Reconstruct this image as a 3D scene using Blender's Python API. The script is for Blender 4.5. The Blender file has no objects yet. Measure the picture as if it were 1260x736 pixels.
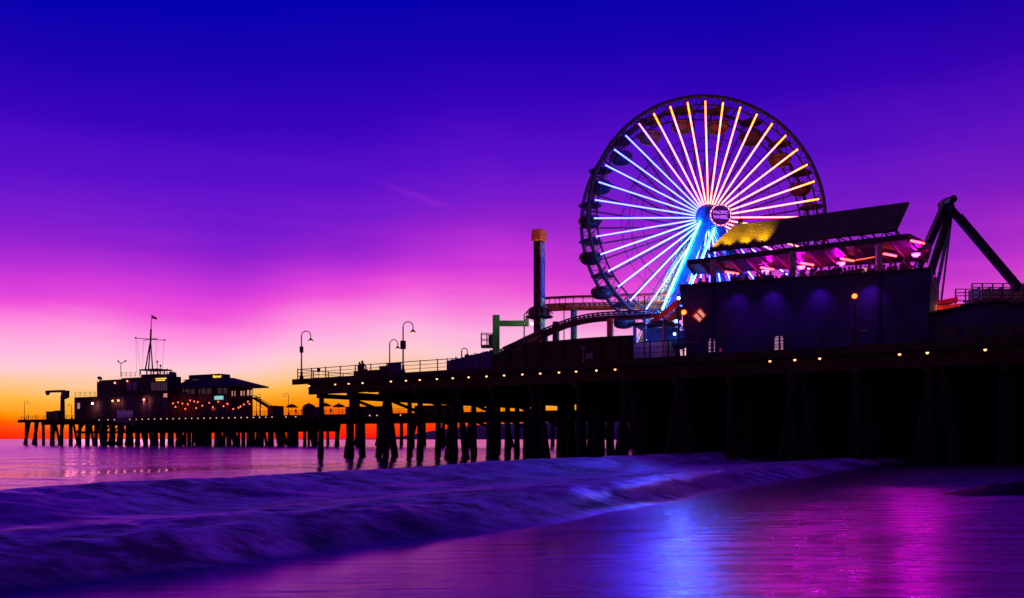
import bpy, bmesh, math, random
import numpy as np
from mathutils import Vector, Matrix

random.seed(7)
R = math.radians
scene = bpy.context.scene
col = scene.collection
V = Vector

# ------------------------------------------------------------------ camera
F = 1050.0            # focal length in pixels of a 1260 wide frame
EYE = 1.9
HOR = 540.5
cam_d = bpy.data.cameras.new('camera')
cam = bpy.data.objects.new('camera', cam_d)
col.objects.link(cam)
cam.location = (0, 0, EYE)
cam.rotation_euler = (R(90), 0, 0)
cam_d.sensor_width = 36.0
cam_d.lens = 36.0 * F / 1260.0
cam_d.shift_y = (HOR - 368.0) / 1260.0
cam_d.clip_end = 80000
cam_d.clip_start = 0.1
scene.camera = cam

# ------------------------------------------------------------------ survey: where things stand
def P(u, v, y):                      # a sighted point at depth y
    return V(((u - 630) / F * y, y, EYE + (HOR - v) / F * y))
def Pz(u, v, z):                     # a sighted point at height z
    return P(u, v, (z - EYE) * F / (HOR - v))
class Plane:
    """A vertical facade plane through p with direction e (along) and n (inland)."""
    def __init__(s, p, vp):
        e = V((630 - vp, -F, 0)).normalized()
        s.e, s.n, s.p = e, V((-e.y, e.x, 0)), V((p[0], p[1], 0))
        s.c = s.n.dot(s.p)
    def y(s, u, w=0.0):
        return (s.c + w) / (s.n.x * (u - 630) / F + s.n.y)
    def at(s, u, v, w=0.0):
        return P(u, v, s.y(u, w))
    def aw(s, a, w, z):
        q = s.p + s.e * a + s.n * w
        return V((q.x, q.y, z))
    def a_of(s, u, w=0.0):
        q = P(u, HOR, s.y(u, w)); q.z = 0
        return (q - s.p).dot(s.e)
DECK = 8.62
pier = Plane((-24.55, 96.2), -853)              # near pier edge
T = Plane((30.8, 62.5), -1250)                  # terrace building front
farp = Plane((-167.0, 290.0), -1350)            # far pier front
FDECK = 8.5
UP = V((0, 0, 1))

# ------------------------------------------------------------------ materials
def nodes_of(m):
    m.use_nodes = True
    nt = m.node_tree
    return nt, nt.nodes, nt.links
def mat(name, c, rough=0.6, metal=0.0, vary=0.35, scale=2.0, bump=0.0, wave=None, spec=0.2):
    m = bpy.data.materials.new(name)
    nt, N, L = nodes_of(m)
    b = N['Principled BSDF']
    b.inputs['Roughness'].default_value = rough
    b.inputs['Metallic'].default_value = metal
    b.inputs['Specular IOR Level'].default_value = spec
    tc = N.new('ShaderNodeTexCoord')
    nz = N.new('ShaderNodeTexNoise'); nz.inputs['Scale'].default_value = scale; nz.inputs['Detail'].default_value = 6
    L.new(tc.outputs['Object'], nz.inputs['Vector'])
    rp = N.new('ShaderNodeValToRGB')
    rp.color_ramp.elements[0].position = 0.3; rp.color_ramp.elements[1].position = 0.72
    rp.color_ramp.elements[0].color = tuple(x * (1 - vary) for x in c) + (1,)
    rp.color_ramp.elements[1].color = tuple(min(1, x * (1 + vary)) for x in c) + (1,)
    L.new(nz.outputs['Fac'], rp.inputs['Fac'])
    L.new(rp.outputs['Color'], b.inputs['Base Color'])
    h = nz.outputs['Fac']
    if wave:
        ax, ws = wave
        wv = N.new('ShaderNodeTexWave'); wv.bands_direction = ax; wv.inputs['Scale'].default_value = ws
        wv.wave_profile = 'SAW'
        L.new(tc.outputs['Object'], wv.inputs['Vector'])
        ad = N.new('ShaderNodeMath'); ad.operation = 'ADD'
        L.new(wv.outputs['Fac'], ad.inputs[0]); L.new(nz.outputs['Fac'], ad.inputs[1]); h = ad.outputs[0]
    if bump:
        bp = N.new('ShaderNodeBump'); bp.inputs['Strength'].default_value = bump; bp.inputs['Distance'].default_value = 0.05
        L.new(h, bp.inputs['Height']); L.new(bp.outputs['Normal'], b.inputs['Normal'])
    return m
def lamp(name, c, s):
    m = bpy.data.materials.new(name)
    nt, N, L = nodes_of(m)
    b = N['Principled BSDF']
    b.inputs['Base Color'].default_value = (0.04, 0.04, 0.04, 1)
    b.inputs['Emission Color'].default_value = c + (1,)
    b.inputs['Emission Strength'].default_value = s
    return m

M = dict(
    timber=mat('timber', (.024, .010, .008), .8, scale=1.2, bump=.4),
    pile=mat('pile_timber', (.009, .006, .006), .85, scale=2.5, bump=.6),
    dark=mat('dark_steel', (.02, .018, .022), .5, .3),
    rail=mat('painted_rail', (.022, .014, .017), .5),
    rim=mat('wheel_steel', (.055, .04, .055), .45, .4),
    white=mat('white_paint', (.7, .68, .7), .5, vary=.1),
    blue=mat('blue_paint', (.04, .16, .6), .4, vary=.2),
    yellow=mat('yellow_lit_paint', (.75, .55, .08), .45, vary=.15),  # stands for yellow light falling on one wheel leg
    navy=mat('navy_siding', (.016, .005, .085), .65, scale=.35, vary=.5, bump=.5, wave=('Z', 1.6)),
    slat=mat('screen_slats', (.06, .05, .075), .45, scale=1.0, bump=.9, wave=('Z', 1.2)),
    roof=mat('canopy_red', (.07, .016, .014), .5, scale=.8, wave=('X', .6), bump=.4),
    concrete=mat('concrete', (.2, .17, .17), .8),
    orange=mat('orange_paint', (.75, .2, .03), .5),
    red=mat('red_paint', (.5, .04, .03), .5),
    green=mat('green_paint', (.02, .17, .03), .45, vary=.2),
    teal=mat('teal_paint', (.03, .16, .13), .5),
    brown=mat('brown_boards', (.035, .009, .010), .75, scale=1.5, wave=('Z', 1.2), bump=.5),
    tarp=mat('purple_tarp', (.05, .022, .11), .8),
    cream=mat('cream_wall', (.07, .03, .05), .8, scale=.5),
    wallb=mat('board_wall', (.03, .012, .02), .8, scale=.5, wave=('X', .5), bump=.3),
    rooft=mat('roof_tiles', (.035, .010, .010), .7, scale=1, wave=('Y', .8), bump=.4),
    glass=mat('dark_glass', (.03, .02, .04), .12, spec=.6),
    amber=mat('amber_fibreglass', (.10, .06, .025), .4),
    maroon=mat('maroon_fibreglass', (.06, .015, .02), .4),
    plum=mat('plum_fibreglass', (.035, .015, .04), .4),
    kelp=mat('kelp', (.02, .016, .01), .6, scale=6, bump=.5),
    skin=mat('skin', (.4, .24, .17), .6, vary=.08),
    hair=mat('dark_hair', (.02, .013, .01), .6),
    cloth_a=mat('navy_cloth', (.03, .03, .06), .85),
    cloth_b=mat('maroon_cloth', (.12, .03, .04), .85),
    cloth_c=mat('grey_cloth', (.12, .11, .12), .85),
    denim=mat('denim', (.03, .04, .08), .85),
    ridge=mat('ridge', (.10, .085, .09), .95, scale=.003),  # mauve of distance haze mixed into the hill colour
    canvas=mat('umbrella_canvas', (.12, .03, .05), .8),
    sign=mat('sign_face', (.10, .015, .16), .5),
)
E = dict(
    warm=lamp('warm_bulb', (1, .34, .13), 3.6),
    warm_dim=lamp('warm_bulb_small', (1, .10, .03), 4.0),
    white=lamp('white_bulb', (1, .17, .09), 5.0),
    pale=lamp('pale_bulb', (1, .5, .38), 1.3),
    flood=lamp('flood_lamp', (1, .30, .18), 24.0),
    orange=lamp('orange_globe', (1, .045, .005), 15.0),
    bluew=lamp('blue_white_bulb', (.55, .7, 1), 5.0),
    pinkstrip=lamp('pink_strip_lamp', (1, .035, .03), 13.0),
    purple=lamp('purple_spot', (1, .0010, .95), 640.0),
    pinkbulb=lamp('sign_bulb', (1, .35, .6), 3.0),
    redbulb=lamp('sign_bulb_red', (1, .12, .25), 2.0),
    violet=lamp('sign_letters', (.55, .12, .95), 1.2),
    signface=lamp('lit_sign_face', (.10, .0, .28), .35),
    window=lamp('lit_window', (1, .40, .28), .7),
    windowp=lamp('lit_pink_window', (.8, .35, .65), .45),
    yellow=lamp('yellow_sign_light', (1, .55, .08), 1.6),
    cyan=lamp('cyan_sign_light', (.30, .75, .72), .8),
    blueled=lamp('blue_led', (.05, .12, 1), .8),
    greenled=lamp('green_led', (.15, .7, .45), .5),
)

# ------------------------------------------------------------------ mesh builder
class MB:
    def __init__(s): s.v, s.f = [], []
    def add(s, vs, fs):
        b = len(s.v); s.v += [V(x) for x in vs]; s.f += [tuple(b + i for i in f) for f in fs]
    def hexa(s, q):                      # 8 corners: bottom 4 ccw, top 4 ccw
        s.add(q, [(3, 2, 1, 0), (4, 5, 6, 7), (0, 1, 5, 4), (1, 2, 6, 5), (2, 3, 7, 6), (3, 0, 4, 7)])
    def box(s, c, sx, sy, sz, e=V((1, 0, 0)), up=UP):
        c = V(c); e = V(e).normalized(); n = V(up).cross(e).normalized(); u = V(up).normalized()
        a, b, h = e * sx / 2, n * sy / 2, u * sz / 2
        s.hexa([c - a - b - h, c + a - b - h, c + a + b - h, c - a + b - h, c - a - b + h, c + a - b + h, c + a + b + h, c - a + b + h])
    def bar(s, p0, p1, w, h=None, up=UP):
        p0, p1 = V(p0), V(p1); d = (p1 - p0); h = h or w
        if d.length < 1e-6: return
        d.normalize()
        if abs(d.dot(up)) > .98: up = V((0, 1, 0)) if abs(d.y) < .9 else V((1, 0, 0))
        x = d.cross(up).normalized(); y = x.cross(d).normalized()
        x, y = x * w / 2, y * h / 2
        s.hexa([p0 - x - y, p0 + x - y, p0 + x + y, p0 - x + y, p1 - x - y, p1 + x - y, p1 + x + y, p1 - x + y])
    def tube(s, pts, r, n=8, cap=True):
        pts = [V(p) for p in pts]; m = len(pts)
        rs = r if isinstance(r, (list, tuple)) else [r] * m
        b = len(s.v); x = None
        for i, p in enumerate(pts):
            d = (pts[min(i + 1, m - 1)] - pts[max(i - 1, 0)]).normalized()
            if x is None:
                x = d.cross(UP if abs(d.z) < .9 else V((0, 1, 0))).normalized()
            else:
                x = (x - d * x.dot(d)).normalized()
            y = d.cross(x)
            for k in range(n):
                t = 2 * math.pi * k / n
                s.v.append(p + (x * math.cos(t) + y * math.sin(t)) * rs[i])
        for i in range(m - 1):
            for k in range(n):
                a, c = b + i * n + k, b + i * n + (k + 1) % n
                s.f.append((a, c, c + n, a + n))
        if cap:
            s.f.append(tuple(b + k for k in reversed(range(n))))
            s.f.append(tuple(b + (m - 1) * n + k for k in range(n)))
    def ring(s, c, ex, ey, r, t, n=96, k=8, a0=0.0, a1=2 * math.pi):      # torus about c in plane ex, ey
        c = V(c); ez = ex.cross(ey).normalized(); full = abs(a1 - a0 - 2 * math.pi) < 1e-6
        b = len(s.v); cnt = n if full else n + 1
        for i in range(cnt):
            a = a0 + (a1 - a0) * i / n
            d = ex * math.cos(a) + ey * math.sin(a)
            for j in range(k):
                q = 2 * math.pi * j / k
                s.v.append(c + d * (r + t * math.cos(q)) + ez * t * math.sin(q))
        for i in range(n if full else n):
            i2 = (i + 1) % cnt
            if not full and i == n: break
            for j in range(k):
                s.f.append((b + i * k + j, b + i2 * k + j, b + i2 * k + (j + 1) % k, b + i * k + (j + 1) % k))
    def lathe(s, c, prof, n=16, axis=UP):
        axis = V(axis).normalized(); c = V(c)
        x = axis.cross(V((0, 1, 0)) if abs(axis.y) < .9 else V((1, 0, 0))).normalized(); y = axis.cross(x)
        b = len(s.v); m = len(prof)
        for (r, h) in prof:
            for k in range(n):
                t = 2 * math.pi * k / n
                s.v.append(c + axis * h + (x * math.cos(t) + y * math.sin(t)) * max(r, 1e-4))
        for i in range(m - 1):
            for k in range(n):
                a, d = b + i * n + k, b + i * n + (k + 1) % n
                s.f.append((a, d, d + n, a + n))
        s.f.append(tuple(b + k for k in reversed(range(n))))
        s.f.append(tuple(b + (m - 1) * n + k for k in range(n)))
    def ball(s, c, r, n=10, sz=1.0):
        s.lathe(V(c) - UP * r * sz, [(r * math.sin(math.pi * i / n), r * sz * (1 - math.cos(math.pi * i / n))) for i in range(n + 1)], n)
    def prism(s, pts, d):
        pts = [V(p) for p in pts]; d = V(d); n = len(pts)
        s.add(pts + [p + d for p in pts], [tuple(range(n)), tuple(reversed(range(n, 2 * n)))] + [(i, i + n, (i + 1) % n + n, (i + 1) % n) for i in range(n)])
    def slab(s, pts, t):                 # closed polygon thickened downwards
        s.prism(pts, V((0, 0, -t)))
    def build(s, name, m, parent=None, smooth=False, bevel=0.0):
        me = bpy.data.meshes.new(name)
        org = parent_org(parent)
        me.from_pydata([tuple(v - org) for v in s.v], [], s.f)
        bm = bmesh.new(); bm.from_mesh(me)
        bmesh.ops.recalc_face_normals(bm, faces=bm.faces)
        bm.to_mesh(me); bm.free()
        o = bpy.data.objects.new(name, me); col.objects.link(o)
        if parent is not None: o.parent = parent
        for mm in (m if isinstance(m, (list, tuple)) else [m]): me.materials.append(mm)
        if smooth:
            for p in me.polygons: p.use_smooth = True
            try: me.set_sharp_from_angle(angle=R(40))
            except Exception: pass
        if bevel:
            b = o.modifiers.new('bevel', 'BEVEL'); b.width = bevel; b.segments = 2; b.limit_method = 'ANGLE'
        return o
def parent_org(p):
    o = V((0, 0, 0))
    while p is not None:
        o = o + V(p.location); p = p.parent
    return o
def tag(o, label, cat, group=None, kind=None):
    if label: o['label'] = label
    if cat: o['category'] = cat
    if group: o['group'] = group
    if kind: o['kind'] = kind
    return o
def empty(name, loc, label, cat, group=None):
    o = bpy.data.objects.new(name, None); col.objects.link(o); o.location = loc; o.empty_display_size = .3
    return tag(o, label, cat, group)
def copy_tree(o, parent=None):
    c = o.copy(); col.objects.link(c); c.parent = parent
    for ch in list(o.children): copy_tree(ch, c)
    return c
def text_mesh(name, body, size, origin, ex, ey, m, parent, depth=.03, align='CENTER', bold=0.0):
    cu = bpy.data.curves.new(name, 'FONT'); cu.body = body; cu.size = size; cu.extrude = depth; cu.align_x = align; cu.align_y = 'CENTER'; cu.offset = bold; cu.space_line = .82
    t = bpy.data.objects.new(name + '_tmp', cu); col.objects.link(t)
    bpy.context.view_layer.update()
    me = bpy.data.meshes.new_from_object(t.evaluated_get(bpy.context.evaluated_depsgraph_get()))
    bpy.data.objects.remove(t)
    ex, ey = V(ex).normalized(), V(ey).normalized(); ez = ex.cross(ey)
    org = V(origin) - parent_org(parent)
    mx = Matrix(((ex.x, ey.x, ez.x, org.x), (ex.y, ey.y, ez.y, org.y), (ex.z, ey.z, ez.z, org.z), (0, 0, 0, 1)))
    me.transform(mx); me.name = name
    o = bpy.data.objects.new(name, me); col.objects.link(o); o.parent = parent
    me.materials.clear(); me.materials.append(m)
    return o

# ------------------------------------------------------------------ people
def body_mesh(pose):
    """One continuous figure grown from joints; z=0 at the soles (or the seat height for sitters)."""
    J = {}
    hip = .93; sp = 1.42; lean = 0.0
    if pose == 'lean': lean = .16
    sit = pose == 'sit'
    oz = -.48 if sit else 0.0
    J['pelvis'] = (0, 0, hip + oz, .185, .14)
    J['waist'] = (0, lean * .3, 1.10 + oz, .17, .13)
    J['chest'] = (0, lean * .8, 1.32 + oz, .20, .14)
    J['neck'] = (0, lean, 1.47 + oz, .075, .075)
    J['chin'] = (0, lean + .015, 1.545 + oz, .08, .09)
    J['skull'] = (0, lean + .01, 1.64 + oz, .105, .12)
    J['crown'] = (0, lean + .0, 1.72 + oz, .07, .08)
    edges = [('pelvis', 'waist'), ('waist', 'chest'), ('chest', 'neck'), ('neck', 'chin'), ('chin', 'skull'), ('skull', 'crown')]
    for s, nm in ((-1, 'l'), (1, 'r')):
        J['sh' + nm] = (s * .19, lean * .9, 1.40 + oz, .10, .095)
        if pose == 'arm' and s > 0:
            J['el' + nm] = (s * .34, lean + .06, 1.56 + oz, .068, .068); J['wr' + nm] = (s * .28, .14, 1.80 + oz, .048, .048); J['ha' + nm] = (s * .27, .16, 1.90 + oz, .05, .034)
        elif pose in ('lean', 'sit'):
            J['el' + nm] = (s * .27, lean + .12, 1.17 + oz, .068, .068); J['wr' + nm] = (s * .15, lean + .34, 1.13 + oz, .048, .048); J['ha' + nm] = (s * .11, lean + .42, 1.13 + oz, .05, .034)
        else:
            J['el' + nm] = (s * .25, -.02, 1.13 + oz, .068, .068); J['wr' + nm] = (s * .27, .05, .88 + oz, .048, .048); J['ha' + nm] = (s * .27, .08, .79 + oz, .036, .05)
        J['hp' + nm] = (s * .09, 0, hip - .06 + oz, .13, .13)
        if sit:
            J['kn' + nm] = (s * .11, .44, .47, .085, .085); J['an' + nm] = (s * .11, .46, .09, .06, .06); J['to' + nm] = (s * .12, .62, .04, .045, .03)
        else:
            st = .16 * s if pose == 'walk' else 0
            J['kn' + nm] = (s * .10, .02 + st, .49, .085, .085); J['an' + nm] = (s * .11, -.02 + st * 1.9, .09, .06, .06); J['to' + nm] = (s * .13, .15 + st * 1.9, .035, .045, .03)
        edges += [('chest', 'sh' + nm), ('sh' + nm, 'el' + nm), ('el' + nm, 'wr' + nm), ('wr' + nm, 'ha' + nm), ('pelvis', 'hp' + nm), ('hp' + nm, 'kn' + nm), ('kn' + nm, 'an' + nm), ('an' + nm, 'to' + nm)]
    names = list(J)
    me = bpy.data.meshes.new('body')
    me.from_pydata([J[n][:3] for n in names], [(names.index(a), names.index(b)) for a, b in edges], [])
    o = bpy.data.objects.new('body_tmp', me); col.objects.link(o)
    sk = o.modifiers.new('skin', 'SKIN'); sk.use_smooth_shade = True
    for i, n in enumerate(names):
        me.skin_vertices[0].data[i].radius = J[n][3:5]
        me.skin_vertices[0].data[i].use_root = n == 'pelvis'
    sub = o.modifiers.new('sub', 'SUBSURF'); sub.levels = 1; sub.render_levels = 1
    bpy.context.view_layer.update()
    out = bpy.data.meshes.new_from_object(o.evaluated_get(bpy.context.evaluated_depsgraph_get()))
    bpy.data.objects.remove(o)
    out.name = 'person'
    zt = hip + oz + .02
    for p in out.polygons:
        p.use_smooth = True
        c = p.center
        p.material_index = 2 if (c.z > 1.475 + oz or (abs(c.x) > .2 and c.z < 1.05 + oz and not sit and c.z > .6)) else (0 if c.z > zt or abs(c.x) > .23 else 1)
    return out, lean, oz
BODY = {p: body_mesh(p) for p in ('stand', 'lean', 'walk', 'arm', 'sit')}
_bm = {}
def person(loc, face, pose, cloth, label, group=None, scale=1.0):
    me, lean, oz = BODY[pose]
    key = (pose, cloth)
    if key not in _bm:
        m2 = me.copy(); m2.materials.clear()
        for mm in (M[cloth], M['denim'], M['skin']): m2.materials.append(mm)
        h = MB(); h.lathe((0, lean - .015, 1.57 + oz), [(.07, -.02), (.098, .02), (.102, .08), (.09, .14), (.055, .175), (.01, .19)], 12)
        ho = h.build('hair', M['hair'], None, smooth=True)
        _bm[key] = (m2, ho.data); bpy.data.objects.remove(ho)
    m2, hd = _bm[key]
    o = bpy.data.objects.new('person', m2); col.objects.link(o)
    o.location = loc; o.rotation_euler = (0, 0, face); o.scale = (scale,) * 3
    tag(o, label, 'person', group)
    hh = bpy.data.objects.new('hair', hd); col.objects.link(hh); hh.parent = o
    return o

# ================================================================== SKY AND LIGHT
SUN_AZ = math.atan2(150 - 630, F)            # right of +Y positive
w = bpy.data.worlds.new('World'); scene.world = w; w.use_nodes = True
N, L = w.node_tree.nodes, w.node_tree.links
for n in list(N): N.remove(n)
def nd(t, **k):
    n = N.new(t)
    for a, b in k.items(): setattr(n, a, b)
    return n
def mth(op, a, b=None, clamp=False):
    n = nd('ShaderNodeMath', operation=op); n.use_clamp = clamp
    for i, x in enumerate((a, b)):
        if x is None: continue
        if isinstance(x, (int, float)): n.inputs[i].default_value = x
        else: L.new(x, n.inputs[i])
    return n.outputs[0]
tc = nd('ShaderNodeTexCoord'); sx = nd('ShaderNodeSeparateXYZ'); L.new(tc.outputs['Generated'], sx.inputs[0])
X, Y, Z = sx.outputs
h2 = mth('SQRT', mth('ADD', mth('MULTIPLY', X, X), mth('MULTIPLY', Y, Y)))
h2 = mth('MAXIMUM', h2, .02)
el = mth('DIVIDE', Z, h2)                                   # tangent of the elevation
cs = mth('DIVIDE', mth('ADD', mth('MULTIPLY', X, math.sin(SUN_AZ)), mth('MULTIPLY', Y, math.cos(SUN_AZ))), h2)
a_ = mth('MULTIPLY', mth('SUBTRACT', 1.0, cs), .5)          # 0 towards the sunset, 1 away from it
sn = mth('DIVIDE', X, h2)
el = mth('MULTIPLY', el, mth('ADD', 1.0, mth('MULTIPLY', mth('MULTIPLY', sn, sn), .48)))   # the bands sag to both sides
shift = mth('MULTIPLY', mth('MULTIPLY', a_, .16), mth('MAXIMUM', mth('SUBTRACT', 1.0, mth('DIVIDE', el, .28)), 0.0))
ep = mth('SUBTRACT', mth('ADD', el, shift), mth('MULTIPLY', mth('MULTIPLY', mth('MINIMUM', a_, .3), mth('MINIMUM', el, .4)), .75))
# faint torn streaks of cloud bend the bands a little
mp = nd('ShaderNodeMapping'); mp.inputs['Scale'].default_value = (2.0, 2.0, 16.0); mp.inputs['Rotation'].default_value = (0, R(6), 0)
L.new(tc.outputs['Generated'], mp.inputs['Vector'])
cn = nd('ShaderNodeTexNoise'); cn.inputs['Scale'].default_value = 1.6; cn.inputs['Detail'].default_value = 5; cn.inputs['Roughness'].default_value = .55
L.new(mp.outputs[0], cn.inputs['Vector'])
ep = mth('ADD', ep, mth('MULTIPLY', mth('SUBTRACT', cn.outputs['Fac'], .5), .034))
bn = nd('ShaderNodeTexNoise'); bn.inputs['Scale'].default_value = 2.6; bn.inputs['Detail'].default_value = 2; L.new(tc.outputs['Generated'], bn.inputs['Vector'])
ep = mth('ADD', ep, mth('MULTIPLY', mth('SUBTRACT', bn.outputs['Fac'], .5), .11))
pos = mth('DIVIDE', ep, .8, True)
ramp = nd('ShaderNodeValToRGB'); L.new(pos, ramp.inputs['Fac'])
def lin(c): return tuple(((x / 255 + .055) / 1.055) ** 2.4 if x > 10 else x / 255 / 12.92 for x in c)
stops = [(541, (255, 18, 40)), (532, (255, 22, 8)), (514, (255, 74, 0)), (496, (255, 150, 4)), (478, (255, 185, 70)), (462, (255, 200, 150)),
         (440, (255, 204, 212)), (415, (255, 180, 226)), (390, (253, 136, 222)), (365, (240, 84, 218)), (345, (212, 58, 218)), (322, (176, 44, 214)), (300, (148, 32, 208)),
         (270, (122, 26, 208)), (220, (92, 14, 204)), (150, (56, 2, 190)), (80, (28, 0, 180)), (10, (2, 0, 174)), (-90, (14, 0, 170)), (-300, (44, 0, 160))]
cr = ramp.color_ramp
while len(cr.elements) > 1: cr.elements.remove(cr.elements[-1])
for i, (v, c) in enumerate(stops):
    p = max(0.0, min(1.0, (HOR - v) / F / .8))
    e = cr.elements[0] if i == 0 else cr.elements.new(p)
    e.position = p; e.color = lin(c) + (1,)
bright = mth('MAXIMUM', mth('SUBTRACT', 1.0, mth('MULTIPLY', a_, .65)), .3)
mul = nd('ShaderNodeMix', data_type='RGBA', blend_type='MULTIPLY'); mul.inputs['Factor'].default_value = 1
L.new(ramp.outputs['Color'], mul.inputs[6])
cmb = nd('ShaderNodeCombineColor'); [L.new(bright, cmb.inputs[i]) for i in range(3)]
L.new(cmb.outputs[0], mul.inputs[7])
# a thin worn trail of cloud, and faint wisps
def dirv(u, v): return V(((u - 630) / F, 1, (HOR - v) / F)).normalized()
dA, dB = dirv(455, 221), dirv(575, 263); pn_ = dA.cross(dB).normalized(); dm_ = (dA + dB).normalized(); al = (dB - dA).normalized()
def dotc(v):
    n = nd('ShaderNodeVectorMath', operation='DOT_PRODUCT'); L.new(tc.outputs['Generated'], n.inputs[0]); n.inputs[1].default_value = v; return n.outputs['Value']
n2 = nd('ShaderNodeTexNoise'); n2.inputs['Scale'].default_value = 30; n2.inputs['Detail'].default_value = 4; L.new(tc.outputs['Generated'], n2.inputs['Vector'])
off = mth('ADD', dotc(pn_), mth('MULTIPLY', mth('SUBTRACT', n2.outputs['Fac'], .5), .006))
band = mth('EXPONENT', mth('MULTIPLY', mth('POWER', mth('ABSOLUTE', mth('DIVIDE', off, .0032)), 2.0), -1.0))
along = mth('EXPONENT', mth('MULTIPLY', mth('POWER', mth('ABSOLUTE', mth('DIVIDE', dotc(al), .040)), 4.0), -1.0))
front = mth('GREATER_THAN', dotc(dm_), .5)
wisp = mth('MULTIPLY', mth('MULTIPLY', band, along), front)
mp2 = nd('ShaderNodeMapping'); mp2.inputs['Scale'].default_value = (3.0, 3.0, 40.0); mp2.inputs['Rotation'].default_value = (0, R(-4), 0); L.new(tc.outputs['Generated'], mp2.inputs['Vector'])
n3 = nd('ShaderNodeTexNoise'); n3.inputs['Scale'].default_value = 1.4; n3.inputs['Detail'].default_value = 6; n3.inputs['Roughness'].default_value = .6; L.new(mp2.outputs[0], n3.inputs['Vector'])
w2 = mth('MULTIPLY', mth('MAXIMUM', mth('SUBTRACT', n3.outputs['Fac'], .53), 0.0), mth('MAXIMUM', mth('SUBTRACT', .42, el), 0.0))
tot = mth('ADD', mth('MULTIPLY', wisp, .07), mth('MULTIPLY', w2, .9))
ac = nd('ShaderNodeMix', data_type='RGBA', blend_type='ADD'); L.new(tot, ac.inputs['Factor']); L.new(mul.outputs[2], ac.inputs[6]); ac.inputs[7].default_value = (.75, .06, .30, 1)
bg1 = nd('ShaderNodeBackground'); L.new(ac.outputs[2], bg1.inputs['Color'])
sky = nd('ShaderNodeTexSky', sky_type='NISHITA'); sky.sun_disc = False; sky.sun_elevation = R(0.5); sky.sun_rotation = SUN_AZ
bg2 = nd('ShaderNodeBackground'); L.new(sky.outputs[0], bg2.inputs['Color']); bg2.inputs['Strength'].default_value = .0006
ads = nd('ShaderNodeAddShader'); L.new(bg1.outputs[0], ads.inputs[0]); L.new(bg2.outputs[0], ads.inputs[1])
ow = nd('ShaderNodeOutputWorld'); L.new(ads.outputs[0], ow.inputs[0])

sd = bpy.data.lights.new('sun', 'SUN'); sd.energy = .05; sd.angle = R(6); sd.color = (1, .4, .45)
so = bpy.data.objects.new('sun', sd); col.objects.link(so)
so.rotation_euler = (-V((math.sin(SUN_AZ), math.cos(SUN_AZ), math.tan(R(1.2))))).to_track_quat('-Z', 'Y').to_euler()

def point(loc, c, e, r=.25):
    l = bpy.data.lights.new('lamp_light', 'POINT'); l.energy = e; l.color = c; l.shadow_soft_size = r
    o = bpy.data.objects.new('lamp_light', l); col.objects.link(o); o.location = loc; return o
def spot(loc, tgt, c, e, ang, blend=.5, r=.1):
    l = bpy.data.lights.new('spot_light', 'SPOT'); l.energy = e; l.color = c; l.spot_size = R(ang); l.spot_blend = blend; l.shadow_soft_size = r
    o = bpy.data.objects.new('spot_light', l); col.objects.link(o); o.location = loc
    o.rotation_euler = (V(tgt) - V(loc)).to_track_quat('-Z', 'Y').to_euler(); return o

# ================================================================== SEA AND BEACH
rng = np.random.RandomState(3)
_tab = rng.rand(256, 256)
def vnoise(x, y):
    xi, yi = np.floor(x).astype(int), np.floor(y).astype(int)
    fx, fy = x - xi, y - yi
    fx, fy = fx * fx * fx * (fx * (fx * 6 - 15) + 10), fy * fy * fy * (fy * (fy * 6 - 15) + 10)
    g = lambda a, b: _tab[a % 256, b % 256]
    return (g(xi, yi) * (1 - fx) + g(xi + 1, yi) * fx) * (1 - fy) + (g(xi, yi + 1) * (1 - fx) + g(xi + 1, yi + 1) * fx) * fy
def fbm(x, y, o=4):
    t, a, n = 0, .5, 0
    for i in range(o):
        t = t + a * vnoise(x * 2 ** i + 17 * i, y * 2 ** i + 31 * i); n += a; a *= .5
    return t / n
def sstep(a, b, x):
    t = np.clip((x - a) / (b - a), 0, 1); return t * t * (3 - 2 * t)
TY = [-20, 0, 8, 10, 13.3, 17.4, 25, 35.3, 57.8, 80, 120, 400]
TX = [-34, -16, -8.0, -6.2, -3.6, .1, 4.0, 10.5, 23.7, 42, 75, 320]
def shore(x, y):                                   # metres seaward of the running edge of the surf
    return (np.interp(y, TY, TX) - x) * .8
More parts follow.
